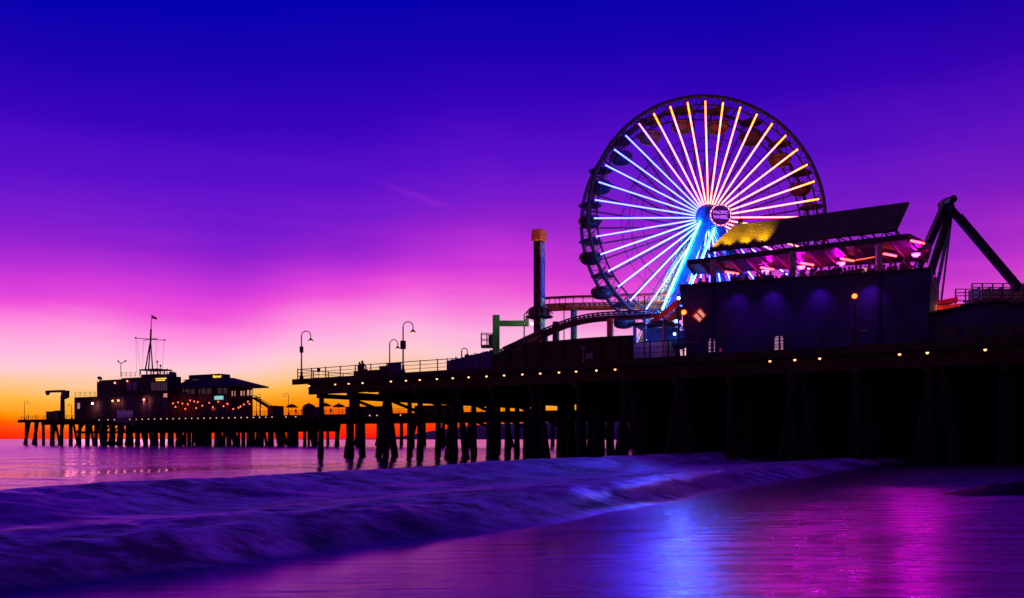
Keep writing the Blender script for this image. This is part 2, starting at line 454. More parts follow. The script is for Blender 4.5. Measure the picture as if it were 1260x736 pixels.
def sea_height(x, y):
    s = shore(x, y)
    q = x * .524 + y * .852                          # along the shore
    s = s + 1.3 * (fbm(q * .16, s * .05 + 4, 3) - .5)
    bub = fbm(q * .55, s * .8, 4)
    bub2 = fbm(q * 1.9 + 9, s * 2.2, 3)
    swell = .10 * np.sin(s * .42 + 2.2 * fbm(q * .03, s * .04, 2)) + .09 * (fbm(q * .06, s * .35, 3) - .5)
    bore = sstep(0, 1.5, s) * (1 - .5 * sstep(1.5, 6.0, s))
    bub = np.abs(bub - .5) * -1.6 + .72                   # rounded billows
    bub2 = np.abs(bub2 - .5) * -1.5 + .68
    z = bore * (.42 + .25 * (bub - .5) + .07 * (bub2 - .5))
    s2 = 9.5 + .075 * np.clip(y - 10, 0, 90) + 2.5 * (fbm(q * .05, 2.5 + 0 * q, 3) - .5)
    d = s - s2
    crest = np.where(d < 0, np.exp(-(d / 2.3) ** 2), np.exp(-(d / 3.2) ** 2))
    amp = .62 * (.75 + .5 * fbm(q * .06 + 3, 0 * q + 7.5, 2))
    z = z * (1 - sstep(4, 12, s)) + sstep(2, 10, s) * swell + crest * (amp + .22 * (bub - .5) + .08 * (bub2 - .5)) + .10 * sstep(.5, 3, s) * (1 - sstep(18, 26, s))
    rip = .055 * (fbm(x * .10, y * .42 + 3, 3) - .5) + .022 * (fbm(x * .33 + 5, y * 1.3, 3) - .5)
    z = z + rip * sstep(1, 6, d) * (1 - sstep(120, 300, np.hypot(x, y)))
    far = sstep(150, 700, np.hypot(x, y))
    z = z * (1 - far)
    z = np.where(s < 0, -.10 * np.clip(-s * 2.5, 0, 4), z)
    foam = sstep(.0, .5, s) * (1 - sstep(.6, 3.6, d - 1.6 * (bub - .5)))
    foam = foam * (.38 + .62 * sstep(.36, .60, fbm(q * .22, s * .6 + 2, 5)))
    lace = sstep(.60, .72, fbm(q * .10, s * .55, 4)) * (1 - sstep(10, 26, d)) * sstep(0, 1, d) * .2
    global CHURN, DRAIN
    DRAIN = None
    CHURN = 1 - sstep(3, 12, d)
    return z, np.clip(np.maximum(foam, lace), 0, 1)
def sand_height(x, y):
    s = shore(x, y)
    z = np.where(s < 0, .011 * -s, .03 * -s)
    z = z + .9 * sstep(10, 26, -s) * sstep(30, 50, y) + 2.5 * sstep(30, 70, -s) * sstep(60, 90, y)
    q = x * .524 + y * .852
    e1 = 3.2 + 1.6 * (fbm(q * .12, 0 * q + 1.5, 3) - .5); e2 = 7.5 + 2.4 * (fbm(q * .10, 0 * q + 6.5, 3) - .5)
    z = z + .018 * (sstep(e1 - .05, e1 + .25, -s) + sstep(e2 - .05, e2 + .3, -s))     # lips left by earlier swashes
    rp = fbm(x * .8 + y * .2, y * 3.4 - x * .3, 3)
    z = z + .030 * (rp - .5) * sstep(7.5, 10.5, -s + .4 * (y < 14)) * (1 - sstep(16, 24, y))
    global DRAIN
    DRAIN = sstep(1.2, 4.5, -s)
    return z + .012 * (fbm(x * .25, y * .5, 3) - .5) * sstep(0, 2, -s)
def polar(name, r0, r1, nr, a0, a1, na, hf, m, keep=None):
    rr = r0 * (r1 / r0) ** (np.arange(nr) / (nr - 1)); aa = np.linspace(a0, a1, na)
    rg, ag = np.meshgrid(rr, aa, indexing='ij')
    x, y = rg * np.sin(ag), rg * np.cos(ag)
    res = hf(x, y); z, foam = res if isinstance(res, tuple) else (res, None)
    co = np.stack([x, y, z], -1).reshape(-1, 3).astype(np.float32)
    i, j = np.meshgrid(np.arange(nr - 1), np.arange(na - 1), indexing='ij')
    a = (i * na + j).ravel()
    q = np.stack([a, a + na, a + na + 1, a + 1], 1)
    if keep is not None:
        k = keep(x, y).ravel(); q = q[k[q].any(1)]
    q = q[:, ::-1].astype(np.int32)
    me = bpy.data.meshes.new(name)
    me.vertices.add(len(co)); me.vertices.foreach_set('co', co.ravel())
    me.loops.add(q.size); me.loops.foreach_set('vertex_index', q.ravel())
    me.polygons.add(len(q)); me.polygons.foreach_set('loop_start', np.arange(0, q.size, 4, dtype=np.int32))
    me.polygons.foreach_set('loop_total', np.full(len(q), 4, dtype=np.int32))
    me.update(); me.validate()
    me.polygons.foreach_set('use_smooth', np.ones(len(me.polygons), dtype=bool))
    if foam is not None:
        at = me.attributes.new('foam', 'FLOAT', 'POINT'); at.data.foreach_set('value', foam.ravel().astype(np.float32))
        at = me.attributes.new('churn', 'FLOAT', 'POINT'); at.data.foreach_set('value', CHURN.ravel().astype(np.float32))
    if foam is None:
        at = me.attributes.new('drained', 'FLOAT', 'POINT'); at.data.foreach_set('value', DRAIN.ravel().astype(np.float32))
    if me.polygons[len(me.polygons) // 2].normal.z < 0: me.flip_normals()
    me.materials.append(m)
    o = bpy.data.objects.new(name, me); col.objects.link(o); o['kind'] = 'structure'
    return o

def film(nt, N, L, body, normal, rough, ior):
    # a skin of water over a dark body: Fresnel mix of a slightly plum toned gloss
    body.inputs['Specular IOR Level'].default_value = 0
    g = N.new('ShaderNodeBsdfGlossy'); g.inputs['Color'].default_value = (1, .50, 1, 1)
    L.new(normal, g.inputs['Normal']); L.new(rough, g.inputs['Roughness'])
    fz = N.new('ShaderNodeFresnel'); fz.inputs['IOR'].default_value = ior; L.new(normal, fz.inputs['Normal'])
    mx = N.new('ShaderNodeMixShader'); mx.name = 'film'
    L.new(fz.outputs[0], mx.inputs[0]); L.new(body.outputs[0], mx.inputs[1]); L.new(g.outputs[0], mx.inputs[2])
def water_mat():
    m = bpy.data.materials.new('sea_water'); nt, N, L = nodes_of(m)
    b = N['Principled BSDF']; b.inputs['Base Color'].default_value = (.010, .008, .03, 1); b.inputs['Roughness'].default_value = .13; b.inputs['IOR'].default_value = 1.33
    tcn = N.new('ShaderNodeTexCoord')
    ln = N.new('ShaderNodeVectorMath'); ln.operation = 'LENGTH'; L.new(tcn.outputs['Object'], ln.inputs[0])
    rg = N.new('ShaderNodeMapRange'); rg.inputs[1].default_value = 25; rg.inputs[2].default_value = 160; rg.inputs[3].default_value = .07; rg.inputs[4].default_value = .17
    L.new(ln.outputs['Value'], rg.inputs[0])
    ch = N.new('ShaderNodeAttribute'); ch.attribute_name = 'churn'
    ro = N.new('ShaderNodeMix'); ro.data_type = 'FLOAT'; L.new(ch.outputs['Fac'], ro.inputs[0]); L.new(rg.outputs[0], ro.inputs[2]); ro.inputs[3].default_value = .36
    def noise(sc, rot, scale, det):
        mp = N.new('ShaderNodeMapping'); mp.inputs['Scale'].default_value = sc; mp.inputs['Rotation'].default_value = (0, 0, rot)
        L.new(tcn.outputs['Object'], mp.inputs['Vector'])
        n = N.new('ShaderNodeTexNoise'); n.inputs['Scale'].default_value = scale; n.inputs['Detail'].default_value = det
        L.new(mp.outputs[0], n.inputs['Vector']); return n.outputs['Fac']
    n1 = noise((.35, 1.3, 1), R(-14), .55, 5); n2 = noise((.5, 1.6, 1), R(8), 2.2, 4)
    ad = N.new('ShaderNodeMath'); ad.operation = 'MULTIPLY_ADD'; L.new(n2, ad.inputs[0]); ad.inputs[1].default_value = .3; L.new(n1, ad.inputs[2])
    bp = N.new('ShaderNodeBump'); bp.inputs['Strength'].default_value = .34; bp.inputs['Distance'].default_value = .20
    L.new(ad.outputs[0], bp.inputs['Height']); L.new(bp.outputs[0], b.inputs['Normal'])
    f = N.new('ShaderNodeBsdfPrincipled'); f.inputs['Roughness'].default_value = .75
    fn = noise((.6, 1.25, 1), R(-57), 1.7, 10)
    fr = N.new('ShaderNodeValToRGB'); fr.color_ramp.elements[0].position = .34; fr.color_ramp.elements[1].position = .62
    fr.color_ramp.elements[0].color = (.12, .115, .13, 1); fr.color_ramp.elements[1].color = (.88, .86, .88, 1)
    L.new(fr.outputs[0], f.inputs['Base Color'])
    fb = N.new('ShaderNodeBump'); fb.inputs['Strength'].default_value = .7; fb.inputs['Distance'].default_value = .10
    fg = noise((.5, 1.6, 1), R(-50), 7.0, 8)
    fa = N.new('ShaderNodeMath'); fa.operation = 'MULTIPLY_ADD'; L.new(fg, fa.inputs[0]); fa.inputs[1].default_value = .45; L.new(fn, fa.inputs[2])
    fl2 = noise((.5, 1.0, 1), R(-57), .28, 3)
    fm = N.new('ShaderNodeMath'); fm.operation = 'MULTIPLY_ADD'; L.new(fl2, fm.inputs[0]); fm.inputs[1].default_value = .7
    fs = N.new('ShaderNodeMath'); fs.operation = 'SUBTRACT'; L.new(fa.outputs[0], fs.inputs[0]); fs.inputs[1].default_value = .575; L.new(fs.outputs[0], fm.inputs[2])
    L.new(fm.outputs[0], fr.inputs[0])
    L.new(fa.outputs[0], fb.inputs['Height']); L.new(fb.outputs[0], f.inputs['Normal'])
    at = N.new('ShaderNodeAttribute'); at.attribute_name = 'foam'
    mx = N.new('ShaderNodeMixShader'); L.new(at.outputs['Fac'], mx.inputs[0]); L.new(b.outputs[0], mx.inputs[1]); L.new(f.outputs[0], mx.inputs[2])
    film(nt, N, L, b, bp.outputs[0], ro.outputs[0], 1.33)
    L.new(N['film'].outputs[0], mx.inputs[1])
    L.new(mx.outputs[0], N['Material Output'].inputs[0])
    return m
def sand_mat():
    m = bpy.data.materials.new('wet_sand'); nt, N, L = nodes_of(m)
    b = N['Principled BSDF']; b.inputs['IOR'].default_value = 1.33; b.inputs['Specular IOR Level'].default_value = 1.0
    tcn = N.new('ShaderNodeTexCoord')
    def noise(sc, rot, scale, det):
        mp = N.new('ShaderNodeMapping'); mp.inputs['Scale'].default_value = sc; mp.inputs['Rotation'].default_value = (0, 0, rot)
        L.new(tcn.outputs['Object'], mp.inputs['Vector'])
        n = N.new('ShaderNodeTexNoise'); n.inputs['Scale'].default_value = scale; n.inputs['Detail'].default_value = det
        L.new(mp.outputs[0], n.inputs['Vector']); return n.outputs['Fac']
    st = noise((.10, 1.2, 1), R(-7), 2.6, 5)
    fine = noise((.5, 3.0, 1), R(-5), 5.0, 3)
    cl = N.new('ShaderNodeValToRGB'); cl.color_ramp.elements[0].color = (.022, .018, .018, 1); cl.color_ramp.elements[1].color = (.05, .042, .042, 1)
    L.new(st, cl.inputs[0]); L.new(cl.outputs[0], b.inputs['Base Color'])
    mr = N.new('ShaderNodeMapRange'); mr.inputs[1].default_value = .3; mr.inputs[2].default_value = .7; mr.inputs[3].default_value = .20; mr.inputs[4].default_value = .33
    L.new(st, mr.inputs[0])
    da = N.new('ShaderNodeAttribute'); da.attribute_name = 'drained'
    sc1 = N.new('ShaderNodeMapRange'); sc1.inputs[3].default_value = .74; sc1.inputs[4].default_value = 1.0; L.new(da.outputs['Fac'], sc1.inputs[0])
    rm = N.new('ShaderNodeMath'); rm.operation = 'MULTIPLY'; L.new(mr.outputs[0], rm.inputs[0]); L.new(sc1.outputs[0], rm.inputs[1])
    sc2 = N.new('ShaderNodeMapRange'); sc2.inputs[3].default_value = .42; sc2.inputs[4].default_value = 1.0; L.new(da.outputs['Fac'], sc2.inputs[0])
    ad = N.new('ShaderNodeMath'); ad.operation = 'MULTIPLY_ADD'; L.new(fine, ad.inputs[0]); ad.inputs[1].default_value = .15; L.new(st, ad.inputs[2])
    bp = N.new('ShaderNodeBump'); bp.inputs['Distance'].default_value = .030; L.new(sc2.outputs[0], bp.inputs['Strength'])
    L.new(ad.outputs[0], bp.inputs['Height']); L.new(bp.outputs[0], b.inputs['Normal'])
    film(nt, N, L, b, bp.outputs[0], rm.outputs[0], 1.8)
    L.new(N['film'].outputs[0], N['Material Output'].inputs[0])
    return m
polar('sea', 5.0, 40000, 820, R(-80), R(80), 640, sea_height, water_mat(), keep=lambda x, y: shore(x, y) > -1.0)
polar('beach', 2.0, 400, 300, R(-75), R(120), 260, sand_height, sand_mat(), keep=lambda x, y: shore(x, y) < 12)

# far headland across the bay
h = MB(); pts = []
prof = [(300, 541), (470, 539.5), (500, 535.5), (540, 527), (585, 520), (650, 517), (760, 513), (900, 505), (1050, 498), (1300, 490), (1600, 470)]
for i in range(len(prof) - 1):
    for k in range(8):
        t = k / 8; pts.append((prof[i][0] * (1 - t) + prof[i + 1][0] * t, prof[i][1] * (1 - t) + prof[i + 1][1] * t - (random.random() - .3) * 1.0))
n = len(pts)
rows = []
for j, (dy, fz) in enumerate(((0, 0), (500, .55), (1200, 1.0), (2600, .4))):
    for (u, v) in pts:
        q = P(u, v, 6500); rows.append(V((q.x * (1 + dy / 6500), 6500 + dy - 900 * (1 - fz), -2 + (q.z + 2) * fz)))
h.add(rows, [(j * n + i, j * n + i + 1, (j + 1) * n + i + 1, (j + 1) * n + i) for j in range(3) for i in range(n - 1)])
o = h.build('hills', M['ridge'], smooth=True); o['kind'] = 'structure'

# ================================================================== NEAR PIER
A_END = 132.0; W = 38.0; A0 = pier.a_of(360.5, -.4); AG = pier.a_of(381, .35)
np_ = empty('pier', pier.aw(0, 0, 0), 'dark timber amusement pier on tall pilings under the lit ferris wheel', 'pier')
d = MB(); d.slab([pier.aw(A0, -.35, DECK), pier.aw(A_END, -.35, DECK), pier.aw(A_END, W, DECK), pier.aw(A0, W, DECK)], .38); d.build('deck', M['timber'], np_)
d = MB(); d.bar(pier.aw(A0, -.45, DECK - .32), pier.aw(A_END, -.45, DECK - .32), .18, .62); d.build('edge_beam', M['timber'], np_)
d = MB(); d.bar(pier.aw(AG, .35, DECK - 1.1), pier.aw(A_END, .35, DECK - 1.1), .35, 1.3); d.build('girder', M['timber'], np_)
st = MB()
for k in range(1, 12):
    st.bar(pier.aw(AG, .35 + k * 3.1, DECK - .75), pier.aw(A_END, .35 + k * 3.1, DECK - .75), .3, .7)
st.build('stringers', M['timber'], np_)['kind'] = 'stuff'
bents = [pier.a_of(397, .7) + 4.7 * i for i in range(28)]
for i, a in enumerate(bents):
    c = MB(); c.bar(pier.aw(a, .0, DECK - 1.95), pier.aw(a, W - .5, DECK - 1.95), .42, .5); c.build('cap_beam', M['timber'], np_)
rest = MB(); npile = 0
def pile(mb, a, w, da=0, dw=0, r=.29, zb=-1.5):
    top = DECK - 1.8
    p1, p0 = pier.aw(a, w, top), pier.aw(a + da, w + dw, zb)
    zs = [0, .28, .36, .7, 1]; rs = [1.32, 1.25, 1.12, 1.02, .92]
    mb.tube([p0.lerp(p1, t) for t in zs], [r * q * random.uniform(.95, 1.05) for q in rs], 10)
for i, a in enumerate(bents):
    for j in (range(13) if i > 6 else (0, 3, 6, 9, 12) if i < 4 else (0, 2, 3, 5, 7, 9, 10, 12)):
        wv = .7 + j * 2.95
        jit = random.uniform(-.25, .25)
        specs = [(a + jit, wv, random.uniform(-.12, .12), random.uniform(-.12, .12))]
        if i <= 10 and (j == 0 and i in (1, 2, 4, 6, 8, 9) or j == 6 and i % 3 == 1):
            specs.append((a + .2, wv + .1, -1.15, -.3)); specs.append((a + .5, wv, .9, .3))
        if i > 10 and j in (0, 3, 6, 9) and i % 2 == 1:
            specs.append((a + .2, wv + .1, -1.15, -.3)); specs.append((a + .9, wv, 1.0, .3))
        if i > 6 and j > 1:
            specs.append((a + 2.2 + jit, wv + 1.3, .3 * (-1) ** j, .2))
        if i == 0 and j > 0: continue
        for sp in specs:
            seen = a < 76 and (j < 3 or a < 50)
            if seen and npile < 97:
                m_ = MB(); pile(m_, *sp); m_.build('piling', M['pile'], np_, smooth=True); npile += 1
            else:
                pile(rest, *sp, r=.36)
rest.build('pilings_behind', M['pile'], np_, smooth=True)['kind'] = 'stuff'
d = MB(); d.bar(pier.aw(15, W - .4, DECK - 1.9), pier.aw(A_END, W - .4, DECK - 1.9), .4, 3.0); d.build('rear_girder', M['timber'], np_)
d = MB(); d.bar(pier.aw(9, 19, DECK - 1.6), pier.aw(A_END, 19, DECK - 1.6), .4, 1.6); d.build('middle_girder', M['timber'], np_)
# cross bracing low under the deck
for i in range(1, 16):
    a = bents[i]
    b = MB(); b.bar(pier.aw(a, .6, DECK - 2.4), pier.aw(a, 12.5, 3.3), .16, .3); b.build('brace', M['timber'], np_)
# dark walls added behind the pilings to black out the landward gaps
d = MB()
for a0, a1, wv in ((46, A_END, 30.0), (33, A_END, 36.8)):
    d.box(pier.aw((a0 + a1) / 2, wv, 3.6), a1 - a0, .3, 8.4, pier.e)
    for k in range(int((a1 - a0) / 4.7)): d.box(pier.aw(a0 + 2 + k * 4.7, wv - .2, 3.6), .5, .3, 8.0, pier.e)
d.build('dark_backing', M['pile'], np_)

# warm lamps under the edge
def edge_lamp():
    r = empty('pier_light', (0, 0, 0), 'small warm lamp hanging under the edge of the near pier', 'lamp', "row of warm lamps under the near pier's edge")
    b = MB(); b.bar((0, .05, .28), (0, -.30, .32), .05); b.bar((0, -.30, .34), (0, -.30, .12), .05); b.build('bracket', M['dark'], r)
    b = MB(); b.lathe((0, -.30, -.02), [(.17, 0), (.12, .1), (.05, .17)], 12); b.build('lamp_shade', M['dark'], r, smooth=True)
    b = MB(); b.ball((0, -.30, -.05), .10, 8); b.build('bulb', E['warm'], r, smooth=True)
    return r
proto = edge_lamp()
us = [383, 415, 431.6, 448.7, 483.5, 502, 519, 540, 559.5, 579, 601, 622.6, 645, 667, 690, 711, 736, 759, 949, 979.5, 1010, 1108, 1142, 1213]
for i, u in enumerate(us):
    o = proto if i == 0 else copy_tree(proto)
    q = pier.at(u, 475, -.5); a = pier.a_of(u, -.5)
    o.location = pier.aw(a, -.5, DECK - .80); o.rotation_euler = (0, 0, math.atan2(pier.e.y, pier.e.x))

# railings
def railing(p_list, label, group=None, hgt=1.12, step=2.2, rails=3, name='railing', cat='railing', mesh=False):
    root = empty(name, p_list[0], label, cat, group)
    for i in range(len(p_list) - 1):
        a, b = V(p_list[i]), V(p_list[i + 1]); n = max(1, round((b - a).length / step))
        r = MB()
        for k in range(rails):
            z = hgt * (k + 1) / rails - .03
            r.bar(a + UP * z, b + UP * z, .07 if k == rails - 1 else .045)
        if mesh:
            kk = int((b - a).length / .22)
            for t in range(1, kk): r.bar(a.lerp(b, t / kk) + UP * .05, a.lerp(b, t / kk) + UP * (hgt - .05), .022)
        r.build('rails', M['rail'], root)['kind'] = 'stuff'
        for k in range(n + (i == len(p_list) - 2)):
            q = a.lerp(b, k / n); m_ = MB(); m_.bar(q, q + UP * (hgt + .05), .10); m_.build('post', M['rail'], root)
    return root
railing([pier.aw(A0 + .5, 9, DECK), pier.aw(A0 + .5, -.15, DECK), pier.aw(23.5, -.15, DECK)], 'three-bar railing around the seaward corner of the near pier')
railing([pier.aw(pier.a_of(779), -.15, DECK), pier.aw(pier.a_of(846), -.15, DECK)], 'fine mesh railing in front of the blue lit booth below the wheel', mesh=True, name='mesh_railing', step=1.8, hgt=1.35)
railing([pier.aw(pier.a_of(849), -.15, DECK), pier.aw(A_END - 30, -.15, DECK)], 'dark railing along the deck in front of the navy terrace building', name='railing', step=2.6)

# hook-necked lamps
def hook_lamp(u, vb, vt, w, label, box=None, lit=True, scale=1.0, side=1, base_z=None, plane=None, group='hook-necked lamps along the near pier', bulb='white'):
    pl = plane or pier
    base = pl.at(u, vb, w); base.z = base_z if base_z is not None else DECK
    H = EYE + (HOR - vt) / F * base.y - base.z
    r = empty('street_lamp', base, label, 'street lamp', group)
    e = V((1, 0, 0)) * side; rad = .095 * H * 1.0
    m_ = MB(); m_.lathe(base, [(.26, 0), (.24, .25), (.15, .5), (.11, .9), (.085, 1.0), (.065, H - rad)], 12); m_.build('post', M['dark'], r, smooth=True)
    top = base + UP * (H - rad); arc = [top + e * rad * (1 - math.cos(t)) + UP * rad * math.sin(t) for t in [math.pi * k / 14 for k in range(15)]]
    arc.append(arc[-1] - UP * .25)
    m_ = MB(); m_.tube(arc, .05, 8); m_.build('neck', M['dark'], r, smooth=True)
    q = arc[-1]
    sh = MB(); sh.lathe(q - UP * .32, [(.30, 0), (.27, .08), (.12, .2), (.06, .34)], 14); sh.build('lamp_shade', M['dark'], r, smooth=True)
    if lit:
        sh = MB(); sh.ball(q - UP * .34, .13, 10); sh.build('bulb', E[bulb], r, smooth=True)
    if box:
        bz, bw, bh = box
        sh = MB(); sh.box(base + UP * bz, bw, bw * .7, bh); sh.build('box', M['rail'], r, bevel=.02)
    return r
hook_lamp(371, 466, 407.5, .6, 'hook-necked street lamp at the outermost corner of the near pier', box=(3.4, .38, .7))
hook_lamp(496, 460, 396, 1.0, 'tallest hook-necked street lamp with a big grey box half way up its pole', box=(3.0, .55, .85))
hook_lamp(479.5, 463, 418, 9.0, 'slim hook-necked street lamp standing behind the two cabinets', box=(1.7, .35, .5))
hook_lamp(568, 456, 428.5, 9.0, 'hook-necked street lamp behind the purple netting on the near pier')

# bench box with couple, cabinets, bin
def boxthing(name, u0, u1, v0, w, dep, m, label, cat, z0=DECK, plane=pier, extra=None, bevel=.03):
    a0, a1 = plane.a_of(u0, w), plane.a_of(u1, w)
    top = plane.at((u0 + u1) / 2, v0, w).z
    r = empty(name, plane.aw((a0 + a1) / 2, w, z0), label, cat)
    b = MB(); b.box(plane.aw((a0 + a1) / 2, w + dep / 2, (top + z0) / 2), a1 - a0, dep, top - z0, plane.e); b.build('body', m, r, bevel=bevel)
    b = MB(); b.box(plane.aw((a0 + a1) / 2, w + dep / 2, top + .035), a1 - a0 + .1, dep + .1, .06, plane.e); b.build('lid', M['rail'], r)
    return r
boxthing('planter_bench', 435, 464.5, 456.6, .5, .9, M['brown'], 'long low boxed bench against the railing of the near pier', 'bench')
boxthing('cabinet', 466.5, 475.5, 451.2, .5, .6, M['brown'], 'shorter dark cabinet between the boxed bench and taller cabinet', 'cabinet')
boxthing('cabinet', 476.5, 487.5, 447, .5, .8, M['tarp'], 'taller purplish cabinet beside the tallest hook-necked lamp', 'cabinet')
zs = pier.at(444, 456.6, .9).z + .04
fa = math.atan2(pier.n.y, pier.n.x) - math.pi / 2
for k, (u, cl, sc, lb) in enumerate(((442.9, 'cloth_a', .92, 'shorter of two people sitting close together on the boxed bench'), (446.3, 'cloth_b', 1.04, 'taller of two people sitting close together on the boxed bench'))):
    a = pier.a_of(u, 1.0); person(pier.aw(a, .95, zs - .37 * sc), fa, 'sit', cl, lb, scale=sc).scale = (1.25 * sc, 1.2 * sc, 1.1 * sc)
for (a, lb) in ((pier.a_of(394, 0), 'small life-ring board fixed on the railing near the pier corner'),):
    r = empty('notice_board', pier.aw(a, -.22, DECK), lb, 'notice board')
    m_ = MB(); m_.box(pier.aw(a, -.23, DECK + .85), .5, .05, .42, pier.e); m_.build('board', M['brown'], r)
    m_ = MB(); m_.bar(pier.aw(a, -.2, DECK), pier.aw(a, -.2, DECK + .66), .05); m_.build('post', M['rail'], r)

# purple netting fence
r = empty('netting_fence', pier.aw(22, .3, DECK), 'purple netting stretched along the railing between lamp and brown hoarding', 'fence')
a0, a1 = pier.a_of(549.5, .25), pier.a_of(606, .25)
m_ = MB(); k = 26
for i in range(k + 1):
    t = i / k; q = pier.aw(a0 + (a1 - a0) * t, .25 + .06 * math.sin(i * 1.7), DECK); top = .95 + .75 * t + .06 * math.sin(i * 2.3)
    m_.v += [q, q + UP * top, q + pier.n * .03, q + pier.n * .03 + UP * top]
for i in range(k):
    b = i * 4; m_.f += [(b, b + 4, b + 5, b + 1), (b + 2, b + 3, b + 7, b + 6), (b + 1, b + 5, b + 7, b + 3)]
m_.build('netting', M['tarp'], r)
for i in range(6):
    q = pier.aw(a0 + (a1 - a0) * i / 5, .33, DECK); m_ = MB(); m_.bar(q, q + UP * (1.25 + .5 * i / 5), .09); m_.build('post', M['rail'], r)

# brown hoarding under the coaster
r = empty('hoarding', pier.aw(pier.a_of(690, .6), .6, DECK), 'dark maroon boarded hoarding with stepped top below the coaster track', 'hoarding')
w0 = .7
poly = [(600, 439.5), (622, 432), (640, 430), (645, 422.5), (664, 420.5), (690, 418.5), (720, 415.8), (755, 413.5), (778, 412.5)]
top = [pier.at(u, v, w0) for u, v in poly]
bot = [V((p.x, p.y, DECK)) for p in top]
m_ = MB(); m_.prism(top + list(reversed(bot)), pier.n * .25); m_.build('boards', M['brown'], r)
for u in (606, 626, 646, 668, 692, 716, 740, 762, 776):
    vv = np.interp(u, [p[0] for p in poly], [p[1] for p in poly]); q = pier.at(u, vv, w0 - .1)
    m_ = MB(); m_.bar(V((q.x, q.y, DECK)), q, .16); m_.build('post', M['timber'], r)
for k in (.35, .8):
    m_ = MB(); m_.bar(pier.aw(pier.a_of(622, w0) , w0 - .06, DECK + 2.4 * k), pier.aw(pier.a_of(777, w0), w0 - .06, DECK + 2.4 * k), .08, .16); m_.build('rail', M['timber'], r)
q = pier.at(725, 438, w0 - .1); m_ = MB(); m_.box(q, .75, .05, .5, pier.e); m_.build('notice', M['concrete'], r)
# twin headed unlit lamp standing in front of the hoarding
q = pier.at(718, 452, .25); q.z = DECK
r = empty('twin_lamp', q, 'small unlit twin-armed lamp post in front of the maroon hoarding', 'lamp post')
hh = pier.at(718, 426.5, .25).z
m_ = MB(); m_.lathe(q, [(.12, 0), (.08, .3), (.05, hh - q.z)], 10); m_.build('post', M['concrete'], r)
m_ = MB(); tp = V((q.x, q.y, hh)); m_.tube([tp + pier.e * (.25 * s_) + UP * (-.16 * abs(s_) ** 2) for s_ in (-1, -.6, 0, .6, 1)], .05, 8); m_.build('arms', M['concrete'], r)

# ------------------------------------------------------------------ green gantry with cage
Yg = pier.y(610, 7)
def PY(u, v, dy=0): return P(u, v, Yg + dy)
b0 = PY(610.5, 460); b0.z = DECK
r = empty('gantry', b0, 'green steel post with a side arm and small railed cage', 'gantry')
m_ = MB(); t_ = PY(610.5, 388); m_.bar(b0, t_, .72, .72); m_.build('post', M['green'], r, bevel=.04)
m_ = MB(); m_.bar(PY(614.8, 398), PY(645, 398), .5, .55); m_.build('arm', M['green'], r, bevel=.03)
m_ = MB(); m_.bar(PY(645, 397), PY(650.5, 397), .62, .72); m_.build('arm_cap', M['green'], r, bevel=.03)
m_ = MB(); c0, c1 = PY(592, 426.5), PY(606, 426.5); m_.box((c0 + c1) / 2, (c1 - c0).length, 1.4, .22); m_.build('cage_floor', M['rail'], r)
m_ = MB()
x0, x1 = PY(592.3, 426), PY(606, 426); hz = PY(592, 411).z - x0.z
for dy in (-.62, .62):
    o_ = V((0, dy, 0))
    for t in (0, .5, 1): m_.bar(x0.lerp(x1, t) + o_, x0.lerp(x1, t) + o_ + UP * hz, .08)
    for z in (hz, hz * .52): m_.bar(x0 + o_ + UP * z, x1 + o_ + UP * z, .07)
for z in (hz, hz * .52): m_.bar(x0 + V((0, -.62, 0)) + UP * z, x0 + V((0, .62, 0)) + UP * z, .07)
m_.build('cage_rail', M['rail'], r)
m_ = MB(); m_.box(PY(604, 419), .5, .6, 1.1); m_.build('motor_box', M['dark'], r, bevel=.04)

# ------------------------------------------------------------------ drop tower
Yt = pier.y(664, 16)
def PT(u, v, dy=0): return P(u, v, Yt + dy)
zb = DECK; base = V((PT(663, 420).x, Yt, zb))
r = empty('drop_tower', base, 'tall square drop tower with amber lit cap and lettered blue strip', 'drop tower')
ztop = PT(663, 296).z
lx, mx, rx = PT(656.5, 300).x, PT(664.2, 300).x, PT(670.2, 300).x
ang = R(35)
ex = V((math.cos(ang), -math.sin(ang), 0))       # left face direction, near edge on the right
ey = V((math.sin(ang), math.cos(ang), 0))
wl = (mx - lx) / math.cos(ang); wr = (rx - mx) / math.sin(ang)
near = V((mx, Yt - .5, zb))
c4 = [near, near + ey * wr, near + ey * wr - ex * wl, near - ex * wl]
def col_box(mb, c, z0, z1, grow=0):
    ce = sum(c, V()) / 4
    q = [ce + (p - ce) * (1 + grow) for p in c]
    mb.hexa([V((p.x, p.y, z0)) for p in q] + [V((p.x, p.y, z1)) for p in q])
m_ = MB(); col_box(m_, c4, zb, ztop); m_.build('column', M['plum'], r)
for k in range(11):
    zc = zb + 2 + (ztop - zb - 3) * k / 10
    m_ = MB(); ce = near - ex * wl / 2 - ey * .03; m_.box(V((ce.x, ce.y, zc)), wl * .62, .08, .8, ex); m_.build('rung', M['dark'], r)
m_ = MB(); col_box(m_, c4, PT(663, 296.5).z, PT(663, 283).z, .42); m_.build('cap', M['orange'], r, bevel=.05)
nf = ex                                             # outward normal of the right hand face
fc = near + ey * wr / 2 + ex * .06
m_ = MB(); m_.box(V((fc.x, fc.y, (ztop + zb + 5) / 2)), wr * .7, .06, ztop - zb - 5.4, ey); sp = m_.build('sign_panel', M['blue'], r)
yy = ztop - .9
for i, ch in enumerate('PACIFICPLUNGE'):
    text_mesh('letter', ch, .95, V((fc.x, fc.y, yy - (i + (i > 6) * .7) * .78)) + ex * .05, ey, UP, E['blueled'] if i < 7 else E['greenled'], sp, .02)
m_ = MB()
for s_ in (0.04, .96):
    q = near + ey * wr * s_ + ex * .05; m_.bar(V((q.x, q.y, zb + 3)), V((q.x, q.y, ztop)), .07)
m_.build('edge_strip', M['orange'], r)
